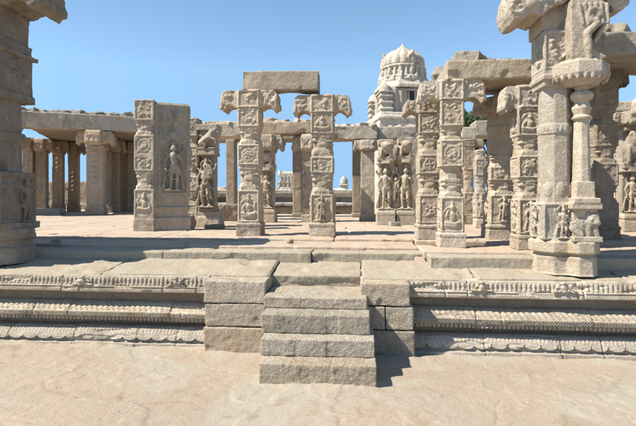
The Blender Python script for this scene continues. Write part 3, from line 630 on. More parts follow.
# --- second row, behind (depth about 11)
SPp = [('curl', 2.0), ('k', 1.2), ('medal', 1.8), ('k', 1.2), ('curl', 2.2)]
def figure_pillar(label, px, d_, wpx, top_y, base_y, figh, corb=None, mat='carved', top=True, mirror=False, faces=(0,)):
    w_ = wd(wpx, d_); loc = place(px, d_ + w_ / 2, 0.985); H = zz(top_y, d_) - loc[2]; vox = max(0.009, 0.0013 * d_)
    t = thing('figure_pillar', label, 'pillar', loc, 0, 'pillars with standing figures')
    carve('base', base_bm(w_, 0.32, 4, 1.14), mat, t, vox=vox)
    bm = Soup(); box(bm, (0, w_ * 0.18, (0.3 + H) / 2), (w_ * 0.86, w_ * 0.64, H - 0.3))
    f0, f1 = 0.34, 0.34 + figh * (H - 0.34)
    prism(bm, 8, w_ * 0.55, w_ * 0.50, f1 + 0.02, f1 + 0.10); prism(bm, 4, w_ * 0.50, w_ * 0.52, f1 + 0.08, f1 + 0.17)
    if H - f1 > 0.45:                              # crouching lion block above the figure
        zc = f1 + 0.2; hh = H - zc - 0.02
        ell(bm, (0, -w_ * 0.15, zc + hh * 0.40), (w_ * 0.40, w_ * 0.5, hh * 0.40)); ell(bm, (0, -w_ * 0.48, zc + hh * 0.62), (w_ * 0.30, w_ * 0.28, hh * 0.26))
        for s in (-1, 1): limb(bm, (s * w_ * 0.25, -w_ * 0.5, zc + hh * 0.4), (s * w_ * 0.28, -w_ * 0.5, zc), w_ * 0.11, w_ * 0.10); ell(bm, (s * w_ * 0.2, -w_ * 0.6, zc + hh * 0.74), (w_ * 0.09, w_ * 0.08, hh * 0.07))
        box(bm, (0, 0, H - 0.05), (w_ * 0.9, w_ * 0.9, 0.12))
    carve('shaft', bm, mat, t, vox=vox)
    fb = Soup(); statue(fb, None, w_, f0, f1, w_ * 0.20); carve('carved_figure', fb, mat, t, (0, -w_ * 0.14, 0), vox=max(0.008, vox * .7), amp=0.002, chip=0.001)
    if corb: carve('bracket_capital', corbel_bm(w_, zz(corb[0], d_) - zz(top_y, d_), wd(corb[1], d_)), mat, t, (0, 0, H - 0.004), vox=vox)
    return t
figure_pillar('pillar with a standing figure just behind and right of the left lintel pillar', 267.5, 10.8, 16, 149, 222, 0.62, (134, 34))
pillar('slim patterned pillar half hidden behind the right lintel pillar', 309, 11.0, 12, 150, SPp, 'carved', 0.2, (134, 34), vox=0.017)
lintel('short beam seen under the free lintel between the central pair', 256, 311, 10.85, 11.35, zz(134, 10.85), zz(121.5, 10.85), 'warm', rub=12, vox=0.02)
pillar('plain square column with a bracket to the left of the two guardian pillars', 367.5, 11.6, 14, 150, [('p', 1)], 'granite', 0.18, (139.5, 29), vox=0.018, group='plain columns behind the hall')
lintel('long beam carried by the plain column left of the guardian pillars', 330, 377.5, 11.7, 12.3, zz(139, 11.7), zz(126, 11.7), 'granite', rub=16, vox=0.02)
lintel('long beam just below the domed tower', 377.8, 428, 11.7, 12.3, zz(139, 11.7), zz(126.2, 11.7), 'granite', rub=8, vox=0.02)
lintel('beam seen left of the left lintel pillar', 196, 243, 11.7, 12.3, zz(136.5, 11.7), zz(123.5, 11.7), 'granite', rub=14, vox=0.02)
lintel('beam end seen above the pillar behind the right lintel pillar', 311.5, 329.6, 11.7, 12.3, zz(139, 11.7), zz(126, 11.7), 'granite', rub=4, vox=0.02)
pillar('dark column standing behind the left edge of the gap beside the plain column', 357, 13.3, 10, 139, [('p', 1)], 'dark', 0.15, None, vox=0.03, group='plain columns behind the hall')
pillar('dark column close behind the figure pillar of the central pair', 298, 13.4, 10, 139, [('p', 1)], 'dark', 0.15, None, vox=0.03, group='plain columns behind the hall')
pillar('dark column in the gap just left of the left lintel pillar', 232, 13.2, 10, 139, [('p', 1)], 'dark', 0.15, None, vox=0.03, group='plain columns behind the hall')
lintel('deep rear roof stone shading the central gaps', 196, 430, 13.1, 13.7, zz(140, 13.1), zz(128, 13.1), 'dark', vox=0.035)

# --- guardian pillars
figure_pillar('left guardian pillar with a crouching lion above its figure', 385.5, 9.9, 17, 139.5, 225, 0.64, None)
figure_pillar('right guardian pillar with raised arms figure next to the double pillars', 405, 9.9, 16.5, 138, 225, 0.64, None)
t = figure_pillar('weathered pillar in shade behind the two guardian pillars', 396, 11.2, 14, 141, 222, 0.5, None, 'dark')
pillar('plain pier wedged between the right guardian pillar and the weathered bracket pillar', 417, 10.6, 12, 139, [('p', 1)], 'granite', 0.2, None, vox=0.018, group='plain columns behind the hall')

# --- left piers
def compound_left():
    d_ = 8.2; w_ = wd(19, d_); loc = place(147.5, d_ + w_ / 2); H = zz(99.5, d_) - loc[2]
    t = thing('carved_pier', 'tall broad pier with a deity in an arched niche on its side', 'pier', loc, 0)
    bm = Soup(); prism(bm, 4, w_ * 0.57, w_ * 0.56, 0, 0.22); prism(bm, 4, w_ * 0.53, w_ * 0.53, 0.2, 0.3)
    carve('base', bm, 'carved', t, rz=YAW, vox=0.013)
    s = shaft_bm(w_, 0.28, [('seated', 2.8), ('k', 1.9), ('curl', 1.6), ('medal', 2.2), ('k', 1.5), ('curl', 2.2)], H)
    carve('shaft', s, 'carved', t, rz=YAW, vox=0.012)
    # broad slab whose face turns to the right
    Wd = 0.66; bm = Soup(); zb = 0.0
    
    for i in range(12): ww = Wd * (1 + rnd.uniform(-.07, .04)); box(bm, (ww / 2 - 0.03, 0.20, (i + .5) * (H - 0.03) / 12), (ww, 0.40, (H - 0.03) / 12 + .003))
    m_curl(bm, Matrix.Translation((Wd * .5, 0, 0)), Wd * .9, H - 0.45, H - 0.05, 0.02, 9); m_frame(bm, Matrix.Translation((Wd * .5, 0, 0)), Wd * .92, 0.66, H - 0.06, 0.03, 0.02); m_curl(bm, Matrix.Translation((Wd * .12, 0, 0)), Wd * .2, 0.8, 1.7, 0.02, 9); m_curl(bm, Matrix.Translation((Wd * .92, 0, 0)), Wd * .16, 0.8, 1.7, 0.02, 9)
    box(bm, (Wd / 2 - 0.03, 0.19, 0.12), (Wd + 0.03, 0.46, 0.26)); box(bm, (Wd / 2, 0.0, 0.62), (Wd * 0.9, 0.05, 0.04)); box(bm, (Wd / 2, 0.0, 0.42), (Wd * 0.92, 0.06, 0.03))
    X = Matrix.Translation((Wd * 0.52, 0, 0))
    ring(bm, (0, 0.0, 1.42), 0.23, 0.03, X, math.pi, 0, 20)
    for s_ in (-1, 1): box(bm, (s_ * 0.235, 0, 1.06), (0.05, 0.06, 0.74), X=X)
    ell(bm, (0, 0, 1.70), (0.09, 0.05, 0.09), X=X); ring(bm, (0, 0, 1.42), 0.30, 0.015, X, math.pi, 0, 16)
    for i in range(9): a = math.pi * i / 8; ell(bm, (0.27 * math.cos(a), 0, 1.42 + 0.27 * math.sin(a)), (0.03, 0.03, 0.03), X=X, u=8, v_=6)
    for i in range(4): box(bm, (-Wd * 0.40 + 0.1 * i, 0, H - 0.22), (0.06, 0.03, 0.18), X=X)
    ang = R(24)
    carve('niche_slab', bm, 'carved', t, (w_ * 0.44, -w_ * 0.30, 0), ang, vox=0.012, amp=0.006)
    fb = Soup(); statue(fb, Matrix.Translation((Wd * 0.52, 0, 0)), 0.4, 0.72, 1.60, 0.06)
    carve('carved_figure', fb, 'carved', t, (w_ * 0.44, -w_ * 0.30, 0), ang, vox=0.009, amp=0.002, chip=0.001)
compound_left()
def lion(bm, X, s):
    """rearing lion carved on a bracket, facing +x"""
    P = lambda x, y, z: (x * s, y * s, z * s)
    limb(bm, P(-0.25, 0, 0.25), P(0.15, 0, 0.55), 0.17 * s, 0.19 * s, X); ell(bm, P(0.30, 0, 0.78), (0.2 * s, 0.17 * s, 0.2 * s), X=X); ell(bm, P(0.47, 0, 0.72), (0.12 * s, 0.12 * s, 0.10 * s), X=X)
    limb(bm, P(0.15, 0, 0.55), P(0.28, 0, 0.75), 0.19 * s, 0.17 * s, X)
    for y in (-0.11, 0.11):
        limb(bm, P(0.18, y, 0.5), P(0.42, y, 0.36), 0.07 * s, 0.06 * s, X); limb(bm, P(0.42, y, 0.36), P(0.47, y, 0.2), 0.055 * s, 0.05 * s, X)
        limb(bm, P(-0.25, y, 0.25), P(-0.05, y, 0.12), 0.10 * s, 0.07 * s, X); limb(bm, P(-0.05, y, 0.12), P(-0.12, y, 0.0), 0.06 * s, 0.06 * s, X)
        ell(bm, P(0.22, y, 0.95), (0.05 * s, 0.04 * s, 0.07 * s), X=X); ell(bm, P(0.40, y * 0.9, 0.84), (0.04 * s,) * 3, X=X)
    ring(bm, P(-0.35, 0, 0.45), 0.16 * s, 0.04 * s, X, 4.5, -1.5, 12)
def compound_left2():
    d_ = 9.25; w_ = wd(15, d_); loc = place(192.5, d_ + w_ / 2); H = zz(118, d_) - loc[2]
    t = thing('compound_pillar', 'twin pillar with a lion bracket and a round shield figure right of the tall pier', 'pillar', loc, 0)
    bm = Soup(); prism(bm, 4, w_ * 0.6, w_ * 0.58, 0, 0.2); box(bm, (wd(18, d_), 0.02, 0.1), (wd(24, d_), w_ * 1.3, 0.22)); box(bm, (wd(18, d_), 0.02, 0.26), (wd(21, d_), w_ * 1.15, 0.14))
    carve('base', bm, 'carved', t, vox=0.014)
    carve('shaft', shaft_bm(w_, 0.2, [('curl', 1.6), ('k', 1.6), ('curl', 1.8), ('k', 1.4), ('seated', 2.2), ('k', 1.2), ('medal', 2.2)], H), 'carved', t, vox=0.013)
    x2 = wd(17, d_); H2 = zz(126, d_) - loc[2]; bm = Soup(); w2 = wd(15, d_)
    box(bm, (x2, 0.04, (H2 + 0.3) / 2), (w2 * 0.9, w2 * 0.8, H2 - 0.3)); prism(bm, 4, w2 * .62, w2 * .58, 1.42, 1.5, (x2, 0.0)); prism(bm, 4, w2 * .55, w2 * .62, 1.5, 1.58, (x2, 0.0)); box(bm, (x2, 0, H2 - 0.03), (w2 * 1.5, w2 * 1.1, 0.12)); box(bm, (x2, 0, 0.36), (w2 * 1.15, w2 * 1.1, 0.06))
    carve('rear_shaft', bm, 'carved', t, vox=0.013)
    bm = Soup(); lion(bm, Matrix.Translation((x2 + 0.0, -0.13, 1.57)), 0.42); box(bm, (x2, 0.03, 1.80), (w2 * 1.15, w2 * 0.9, 0.42)); box(bm, (x2 + w2 * .5, -0.02, 1.90), (w2 * .5, w2 * .8, 0.2)); carve('lion_bracket', bm, 'carved', t, vox=0.011, amp=0.004)
    fb = Soup(); statue(fb, Matrix.Translation((x2, 0, 0)), w2, 0.40, 1.36, 0.08); prism(fb, 20, 0.115, 0.115, -0.02, 0.02, X=Matrix.Translation((x2 + 0.06, -0.12, 1.10)) @ Matrix.Rotation(math.pi / 2, 4, 'X') @ Matrix.Diagonal((0.8, 1.25, 1, 1)))
    carve('carved_figure', fb, 'carved', t, (0, -0.12, 0), vox=0.010, amp=0.003)
compound_left2()

# --- right group
ra = pillar('carved pillar with a weathered bracket immediately left of the disc pillar', 428.5, 6.73, 21.5, 113, SP2[::-1] and [('curl', 2.8), ('k', 2.0), ('medal', 1.9), ('k', 2.0), ('curl', 2.0)], 'carved', 0.24, (99, 52, False))
rb = pillar('front pillar with a round letter like disc carving under the left end of the roof', 450.5, 6.04, 22, 100, [('seated', 3.0), ('k', 1.5), ('o', 1.0), ('medal', 2.3), ('k', 1.1), ('curl', 2.2)], 'pale', 0.20, (78.5, 68, False), z=0.955)
rc = pillar('thick many sided pillar crossed by a slanting shadow under the stone roof', 500, 6.75, 26, 112, [('stand', 3.4), ('k', 1.6), ('curl', 1.7), ('k', 1.3), ('o', 3.0), ('band', 0.5), ('o', 1.5)], 'carved', 0.24, (96, 50))
rd = pillar('pale pillar with a worn jutting bracket partly behind the big right column', 527, 5.75, 23, 108, [('stand', 2.8), ('k', 1.6), ('curl', 1.8), ('k', 1.5), ('seated', 2.2)], 'carved', 0.20, (84, 52, False), z=0.955, flare=1.15)
# small pillars seen in the gaps
pillar('slim far pillar seen between the disc pillar and the thick pillar', 468.5, 10.2, 10, 147, [('curl', 2), ('k', 2), ('curl', 2)], 'warm', 0.2, (138.5, 30, False), vox=0.017, group='small rear pillars in the right gaps')
pillar('pale far pillar touching the left side of the thick pillar', 480, 9.0, 10, 150, [('stand', 3), ('k', 2), ('curl', 2), ('k', 1)], 'pale', 0.2, None, vox=0.015, group='small rear pillars in the right gaps')
pillar('shaded far pillar right of the thick pillar', 519, 8.6, 10, 134, [('curl', 2), ('k', 2), ('curl', 2), ('k', 1)], 'carved', 0.2, None, vox=0.015, group='small rear pillars in the right gaps')
lintel('pale broken beam in the gap behind the disc pillar', 462, 476, 11.0, 11.5, zz(139, 11.0), zz(127, 11.0), 'pale', vox=0.02)
lintel('rear beam hidden behind the thick pillar', 476.5, 560, 11.4, 12.0, zz(136, 11.4), zz(120, 11.4), 'granite', vox=0.02)
# roof over the right group
def roof(label, x0, x1, d0, d1, z0, z1, rub, mat='granite', amp=0.014):
    (ua, va), (ub, vb) = at(x0, d0), at(x1, d0); v = (va + vb) / 2; L_ = ub - ua; dep = d1 - d0
    t = thing('stone_roof', label, 'roof', ((ua + ub) / 2, v + dep / 2, z0), 0)
    bm = Soup(); box(bm, (0, -dep / 2 + 0.17, (z1 - z0) / 2), (L_, 0.34, z1 - z0)); carve('front_beam', bm, mat, t, vox=0.012, amp=0.010, chip=0.014, sc1=4)
    bm = Soup(); n = max(1, int(L_ / 0.55))
    for i in range(n): box(bm, (-L_ / 2 + (i + .5) * L_ / n, 0.16, (z1 - z0) * 0.55), (L_ / n - 0.012, dep - 0.32, (z1 - z0) * 0.7))
    carve('roof_slabs', bm, mat, t, vox=0.018, amp=0.010)
    bm = Soup(); rubble(bm, -L_ / 2 + 0.1, L_ / 2 - 0.05, -dep / 2 + 0.22, dep / 2 - 0.1, (z1 - z0), rub, 0.09, 0.22); box(bm, (0.0, 0.1, z1 - z0), (L_ * 0.9, dep * 0.7, 0.06))
    carve('loose_top_stones', bm, 'roof', t, vox=0.016, amp=0.018, sc1=5)
    return t
roof('heavy stone roof with rubble on top over the disc pillar and thick pillar', 448, 545, 5.98, 7.25, zz(79, 6.0), zz(59.5, 6.0), 26)

# --- the big column on the right
def big_right():
    d_ = 5.0; loc = (*at(563, 5.25), 0.775)
    t = thing('composite_column', 'large composite column with slender colonnette and lotus ledge near the right edge', 'column', loc, 0)
    Z = lambda y: zz(y, 5.1) - loc[2]
    k = 1.105e-2                                   # metres a pixel at this depth
    xm, xc, yf = -0.09, 0.12, -0.17               # main shaft, colonnette, colonnette forward offset
    bm = Soup()                               # base: two stepped many-sided feet
    for (cx, cy, r) in ((xm, 0.0, 0.225), (xc - 0.02, yf + 0.02, 0.165)):
        prism(bm, 8, r * 1.10, r * 1.07, 0.0, Z(273), (cx, cy)); prism(bm, 8, r * 1.03, r * 0.97, Z(274), Z(256), (cx, cy)); prism(bm, 8, r * 1.0, r * 1.0, Z(259), Z(256), (cx, cy)); prism(bm, 8, r * 0.88, r * 0.88, Z(257), Z(250), (cx, cy)); prism(bm, 8, r * 1.12, r * 1.12, Z(252.5), Z(241), (cx, cy)); prism(bm, 8, r * 1.05, r * 0.95, Z(242), Z(238), (cx, cy))
    carve('base', bm, 'pale', t, vox=0.0085, amp=0.003, chip=0.005, fine=0.7)
    # main shaft
    bm = Soup(); w_ = 0.36
    Xm = Matrix.Translation((xm, 0, 0))
    box(bm, (0, 0, (Z(240) + Z(203)) / 2), (w_ * 1.08, w_ * 1.08, Z(203) - Z(240)), X=Xm)
    for f in (0, 3, 1): XX = Xm @ FX(f, w_ * 0.54, w_); statue(bm, XX, w_, Z(238), Z(205), 0.035); m_frame(bm, XX, w_ * 1.05, Z(239), Z(204))
    prism(bm, 8, w_ * .5, w_ * .46, Z(204), Z(194), X=Xm); prism(bm, 8, w_ * 0.455, w_ * 0.43, Z(196), Z(84), X=Xm)
    for y in (130, ): prism(bm, 8, w_ * 0.475, w_ * 0.475, Z(y + 3), Z(y - 6), X=Xm)
    for i in range(24):
        a = i * math.pi / 12; ell(bm, (w_ * 0.48 * math.cos(a), w_ * 0.48 * math.sin(a), Z(128.5)), (0.012, 0.012, 0.03), X=Xm, u=6, v_=5)
    for f in range(8):                             # petals at the foot of the shaft
        XX = Xm @ Matrix.Rotation(f * math.pi / 4, 4, 'Z'); ell(bm, (0, -w_ * 0.44, Z(190)), (0.055, 0.03, 0.09), X=XX, u=8, v_=6)
    box(bm, (0.12, 0.10, (Z(204) + Z(70)) / 2), (0.26, 0.20, Z(70) - Z(204)), X=Xm)
    for zq in (188, 170, 150, 128, 108, 92): box(bm, (0.20, 0.07, Z(zq)), (0.17, 0.24, 0.07), X=Xm)
    # stepped square head with scroll reliefs
    for (a, b, q) in ((86, 80, 0.5), (80, 75, 0.56), (75, 70, 0.52), (70, 30, 0.50)): box(bm, (0, 0, (Z(a) + Z(b)) / 2), (w_ * q * 2, w_ * q * 2, Z(b) - Z(a) + 0.004), X=Xm)
    for f in (0, 3, 1): XX = Xm @ FX(f, w_ * 0.5, w_); m_curl(bm, XX, w_ * 0.9, Z(66), Z(38), 0.03, 7); m_frame(bm, XX, w_ * 0.98, Z(69), Z(32), 0.02)
    carve('main_shaft', bm, 'pale', t, vox=0.0075, amp=0.002, chip=0.004, fine=0.6)
    # colonnette
    bm = Soup(); c = (xc, yf); r = 0.085
    box(bm, (xc, yf, (Z(240) + Z(236)) / 2), (0.30, 0.30, Z(236) - Z(240) + .01)); box(bm, (xc, yf + 0.04, (Z(236) + Z(209)) / 2), (0.25, 0.25, Z(209) - Z(236)))
    box(bm, (xc, yf + 0.02, (Z(209) + Z(203)) / 2), (0.31, 0.30, Z(203) - Z(209))); box(bm, (xc, yf, (Z(203) + Z(198)) / 2), (0.27, 0.27, Z(198) - Z(203)))
    prism(bm, 4, r * 1.15, r * 1.1, Z(198), Z(182), c); prism(bm, 8, r * 1.0, r * 0.82, Z(183), Z(120), c)
    revolve(bm, [(0.06, Z(122)), (0.10, Z(120)), (0.105, Z(118)), (0.075, Z(116)), (0.085, Z(113)), (0.098, Z(109)), (0.078, Z(105)), (0.07, Z(103)), (0.105, Z(100)), (0.118, Z(97)), (0.105, Z(94)), (0.06, Z(91)), (0.08, Z(88)), (0.08, Z(84))], 20, c)
    carve('colonnette', bm, 'pale', t, vox=0.0065, amp=0.0015, chip=0.002, fine=0.6)
    # seated lion at the colonnette foot
    bm = Soup(); zb = Z(237)
    lb = Soup(); bm_, bm = bm, lb
    ell(bm, (xc - 0.03, yf - 0.10, zb + 0.13), (0.14, 0.09, 0.12)); ell(bm, (xc + 0.10, yf - 0.15, zb + 0.19), (0.085, 0.08, 0.085)); ell(bm, (xc + 0.13, yf - 0.21, zb + 0.165), (0.045, 0.05, 0.035))
    for s in (-1, 1): limb(bm, (xc + 0.08 + s * 0.04, yf - 0.16, zb + 0.12), (xc + 0.10 + s * 0.05, yf - 0.17, zb + 0.01), 0.035, 0.03); ell(bm, (xc + 0.09 + s * 0.06, yf - 0.17, zb + 0.25), (0.02, 0.02, 0.03)); ell(bm, (xc + 0.1 + s * 0.035, yf - 0.22, zb + 0.2), (0.015,) * 3)
    limb(bm, (xc - 0.12, yf - 0.12, zb + 0.1), (xc - 0.04, yf - 0.17, zb + 0.02), 0.05, 0.035); ring(bm, (xc - 0.15, yf - 0.1, zb + 0.15), 0.05, 0.018, None, 4.5, 0, 12)
    for i in range(7): ell(bm, (xc + 0.05 + 0.02 * (i % 3), yf - 0.13, zb + 0.1 + 0.03 * i), (0.03, 0.04, 0.018), u=8, v_=6)
    Lp = np.concatenate(lb.v); Lp = (Lp - (xc, yf - 0.10, zb)) * (0.86, 0.62, 0.95) + (xc - 0.01, yf - 0.055, zb + 0.005); bm = bm_; bm.add(Lp, lb.f)
    carve('seated_lion', bm, 'pale', t, vox=0.0075, amp=0.003, chip=0.003)
    # lotus ledge with scalloped rim
    bm = Soup(); cx, cy = xc - 0.03, yf + 0.02
    prism(bm, 8, 0.15, 0.25, Z(88), Z(80), (cx, cy)); prism(bm, 8, 0.27, 0.285, Z(81), Z(78), (cx, cy)); prism(bm, 8, 0.285, 0.275, Z(78.5), Z(67), (cx, cy)); prism(bm, 8, 0.255, 0.20, Z(67.5), Z(63), (cx, cy))
    for i in range(24):
        a = i * math.pi / 12 + .1; ell(bm, (cx + 0.27 * math.cos(a), cy + 0.27 * math.sin(a), Z(81)), (0.024, 0.024, 0.042), u=8, v_=6)
    carve('lotus_ledge', bm, 'pale', t, vox=0.0075, amp=0.002, fine=0.6)
    # big S-curved scroll bracket above
    bm = Soup()
    slab(bm, [(-0.12, Z(68)), (0.14, Z(68)), (0.24, Z(62)), (0.17, Z(58)), (0.06, Z(52)), (0.05, Z(44)), (0.14, Z(35)), (0.24, Z(26)), (0.26, Z(14)), (0.20, Z(8)), (-0.12, Z(6))], yf - 0.17, yf + 0.2, Matrix.Translation((0.06, 0, 0)))
    for s in (-1, 1): ring(bm, (0.17, yf + 0.015 + s * 0.185, Z(22)), 0.065, 0.028, None, 5.0, 0, 14); limb(bm, (0.12, yf + .015 + s * 0.19, Z(64)), (0.10, yf + .015 + s * 0.19, Z(40)), 0.03, 0.04); limb(bm, (0.10, yf + .015 + s * 0.19, Z(40)), (0.20, yf + .015 + s * 0.19, Z(30)), 0.04, 0.03)
    for i in range(5): limb(bm, (0.30, yf - 0.12 + 0.07 * i, Z(30)), (0.20, yf - 0.12 + 0.07 * i, Z(46)), 0.022, 0.022)
    box(bm, (xm + 0.06, 0.06, (Z(30) + Z(-6)) / 2), (0.5, 0.40, Z(-6) - Z(30)))
    for i in range(6): limb(bm, (0.06 + 0.05 * i, yf - 0.17, Z(30)), (0.02 + 0.055 * i, yf - 0.17, Z(12)), 0.016, 0.02)
    carve('scroll_bracket', bm, 'pale', t, vox=0.009, amp=0.005, chip=0.010)
    # bracket capital, left arm long with a hanging bud
    bm = Soup(); zt = Z(-26)
    slab(bm, [(-0.66, Z(27)), (-0.62, Z(34)), (-0.54, Z(33)), (-0.44, Z(28)), (-0.34, Z(31)), (-0.22, Z(22)), (0.0, Z(16)), (0.25, Z(14)), (0.25, zt), (-0.45, zt), (-0.60, Z(-8)), (-0.66, Z(6)), (-0.67, Z(18))], -0.30, 0.22)
    slab(bm, [(0.2, Z(14)), (0.36, Z(18)), (0.40, Z(28)), (0.48, Z(27)), (0.56, Z(22)), (0.60, Z(8)), (0.54, Z(-8)), (0.40, zt), (0.2, zt)], -0.26, 0.24)
    slab(bm, [(-0.24, Z(12)), (-0.33, Z(16)), (-0.40, Z(4)), (-0.38, zt), (0.5, zt), (0.6, Z(12)), (0.5, Z(27)), (0.30, Z(14))], -0.17, 0.19, Matrix.Translation((0, 0, 0)) @ Matrix.Rotation(math.pi / 2, 4, 'Z'))
    for i in range(15):
        x = rnd.uniform(-0.6, 0.1); ring(bm, (x, -0.30, Z(rnd.uniform(-4, 20 + 10 * (x < -.3)))), rnd.uniform(0.03, 0.075), 0.020, None, rnd.uniform(3, 6), rnd.uniform(0, 6), 9)
    for i in range(7): limb(bm, (-0.655, -0.26 + 0.075 * i, Z(22)), (-0.60, -0.26 + 0.075 * i, Z(-6)), 0.022, 0.03)
    for i in range(4): ell(bm, (0.42 + rnd.uniform(-.08, .1), -0.27, Z(rnd.uniform(0, 20))), (0.05, 0.03, 0.05))
    box(bm, (-0.26, -0.31, Z(2)), (0.10, 0.05, 0.28), (0, 0.5, 0)); ell(bm, (-0.45, -0.30, Z(20)), (0.09, 0.04, 0.07))
    carve('bracket_capital', bm, 'pale', t, (xm + 0.12, 0.05, 0.15), vox=0.010, amp=0.010, chip=0.02, sc1=6)
big_right()

# --- the big shaded column on the left, and an unseen bay to its left, built to shade it
def big_left(px, d_, label, full=True):
    (u, v) = at(px, d_); t = thing('composite_column', label, 'column', (u, v, 0.79), 0)
    Z = lambda y: zz(y, 5.9) - 0.79
    bm = Soup(); w_ = 0.66
    prism(bm, 8, 0.46, 0.43, 0, 0.20); prism(bm, 8, 0.40, 0.39, 0.19, 0.30); prism(bm, 8, 0.44, 0.42, 0.29, 0.42); prism(bm, 4, 0.37, 0.36, 0.40, 0.5)
    carve('base', bm, 'dark', t, vox=0.012, amp=0.008)
    bm = Soup()
    box(bm, (0, 0, 0.80), (w_ * 0.98, w_ * 0.98, 0.66))
    for f in (0, 1, 3): XX = FX(f, w_ * .49, w_); m_frame(bm, XX, w_ * .95, 0.5, 1.1, 0.03, 0.02); statue(bm, XX @ Matrix.Translation((0.1, 0, 0)), w_, 0.5, 1.08, 0.05)
    prism(bm, 8, w_ * 0.44, w_ * 0.42, 1.1, 2.05); kat = (1.5, 1.62); prism(bm, 8, w_ * 0.47, w_ * 0.47, *kat)
    box(bm, (0, 0, 2.4), (w_ * 0.9, w_ * 0.9, 0.75)); box(bm, (0, 0, 2.08), (w_ * 0.98, w_ * 0.98, 0.1)); prism(bm, 4, w_ * .40, w_ * .42, 2.7, 3.15)
    for f in (0, 1, 3): XX = FX(f, w_ * .45, w_); m_curl(bm, XX, w_ * .8, 2.15, 2.7, 0.04, 7)
    for z in (0.95, 1.1, 2.62): box(bm, (0, 0, z), (w_ * 1.04, w_ * 1.04, 0.05))
    carve('shaft', bm, 'dark', t, vox=0.011, amp=0.006)  # dark tone paints extra shade onto this column
    bm = Soup(); c = (-0.02, -0.40); prism(bm, 8, 0.07, 0.06, 0.95, 1.9, c); revolve(bm, [(0.06, 1.85), (0.1, 1.9), (0.07, 1.95), (0.11, 2.02), (0.07, 2.08), (0.2, 2.14), (0.24, 2.2), (0.2, 2.26)], 18, c); box(bm, (-0.02, -0.36, 0.93), (0.3, 0.3, 0.1)); box(bm, (-0.02, -0.36, 0.64), (0.22, 0.24, 0.5)); lion(bm, Matrix.Translation((0.06, -0.40, 1.0)), 0.42)
    carve('colonnette', bm, 'dark', t, vox=0.010)
    carve('bracket_capital', corbel_bm(0.60, 0.36, 1.62, cross=False), 'dark', t, (0, 0, 3.14), vox=0.014, amp=0.012, chip=0.02)
    return t
big_left(-6, 5.95, 'large shaded column with carved blocks at the left edge of the photo')
bl2 = big_left(-230, 5.95, 'unseen neighbouring column added outside the left edge to help shade the bay')
zr = 0.79 + 3.14 + 0.35
ub, vb = at(-6, 5.95); ua, va = at(-230, 5.95)
def plain_beam(label, x0, x1, y0, y1, z0, z1, mat='dark'):
    bm = Soup(); box(bm, (0, 0, 0), (x1 - x0, y1 - y0, z1 - z0)); o = carve('stone_lintel', bm, mat, None, ((x0 + x1) / 2, (y0 + y1) / 2, (z0 + z1) / 2), vox=0.02, amp=0.012, chip=0.02)
    return tag(o, label, 'lintel', 'stone lintels lying on the pillars')
plain_beam('thick unseen roof beam on the large left column, extended to shade it', ub - 6.2, ub + 0.42, vb - 0.36, vb + 0.22, zr, zr + 0.38)  # beam runs out of view, sized so its shadow covers the column

# --- dark pillar and carved pillar at the right edge
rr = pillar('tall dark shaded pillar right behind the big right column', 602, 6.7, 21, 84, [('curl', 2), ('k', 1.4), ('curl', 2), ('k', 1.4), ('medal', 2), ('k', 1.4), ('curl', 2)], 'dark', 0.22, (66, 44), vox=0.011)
figure_pillar('carved pillar with a rearing lion cut off by the right edge', 629, 8.2, 19, 124, 230, 0.45, (111, 40), 'carved')
pillar('carved pillar standing just beyond the right edge of the picture', 668, 7.0, 26, 110, SP2, 'carved', 0.24, (92, 60), vox=0.014)
lintel('pale broken beam lying over the right edge pillar', 608, 668, 8.3, 8.8, zz(111, 8.3), zz(98, 8.3) - 0.05, 'pale', vox=0.016)
roof('stone roof beam that passes behind the big right column to the edge', 592, 700, 5.62, 6.9, zz(66, 5.4) + 0.20, zz(40, 5.4) + 0.18, 20)
pillar('pillar holding the right roof outside the frame', 700, 5.9, 26, 84, SP2, 'carved', 0.24, (66, 60), vox=0.014)
# lion bracket hanging under the right roof
figure_pillar('pale pillar with a small figure in the gap right of the dark pillar', 618, 9.6, 9, 150, 230, 0.5, None, 'pale')

# ================================================================ REAR COLONNADE (left)
def gallery():
    # plan line of the front edge, from the left round to the middle
    line = [(-20, 13.6), (27, 14.3), (93, 14.9), (141, 15.4), (200, 16.3)]
    ztop, zbot = zz(112.5, 14.6), zz(128.5, 14.6)
    prev = None
    names = ['far left roof stone of the rear colonnade', 'left roof stone of the rear colonnade above the two slim columns', 'roof stone of the rear colonnade above the bracketed column', 'roof stone of the rear colonnade running behind the tall pier']
    for (a, b), lab in zip(zip(line, line[1:]), names):
        (ua, va), (ub_, vb_) = at(*a), at(*b); L_ = math.hypot(ub_ - ua, vb_ - va); ang = math.atan2(vb_ - va, ub_ - ua)
        t = thing('colonnade_roof', lab, 'roof', ((ua + ub_) / 2, (va + vb_) / 2, zbot), ang, 'roof stones of the rear colonnade')
        bm = Soup(); box(bm, (0, 0.25, (ztop - zbot) / 2), (L_ + 0.22, 0.5, ztop - zbot)); carve('front_beam', bm, 'granite', t, vox=0.025, amp=0.014, chip=0.02, sc1=3)
        bm = Soup(); box(bm, (0, 2.6, (ztop - zbot) * 0.5 - 0.01), (L_ - 0.02, 4.3, (ztop - zbot) * 0.96)); carve('roof_slabs', bm, 'dark', t, vox=0.05, amp=0.02)  # dark tone stands in for the shade under the roof
        bm = Soup(); rubble(bm, -L_ / 2 + .1, L_ / 2 - .1, 0.25, 1.2, ztop - zbot, 26, 0.10, 0.24); carve('loose_top_stones', bm, 'roof', t, vox=0.028, amp=0.02)
    return zbot
zb = gallery()
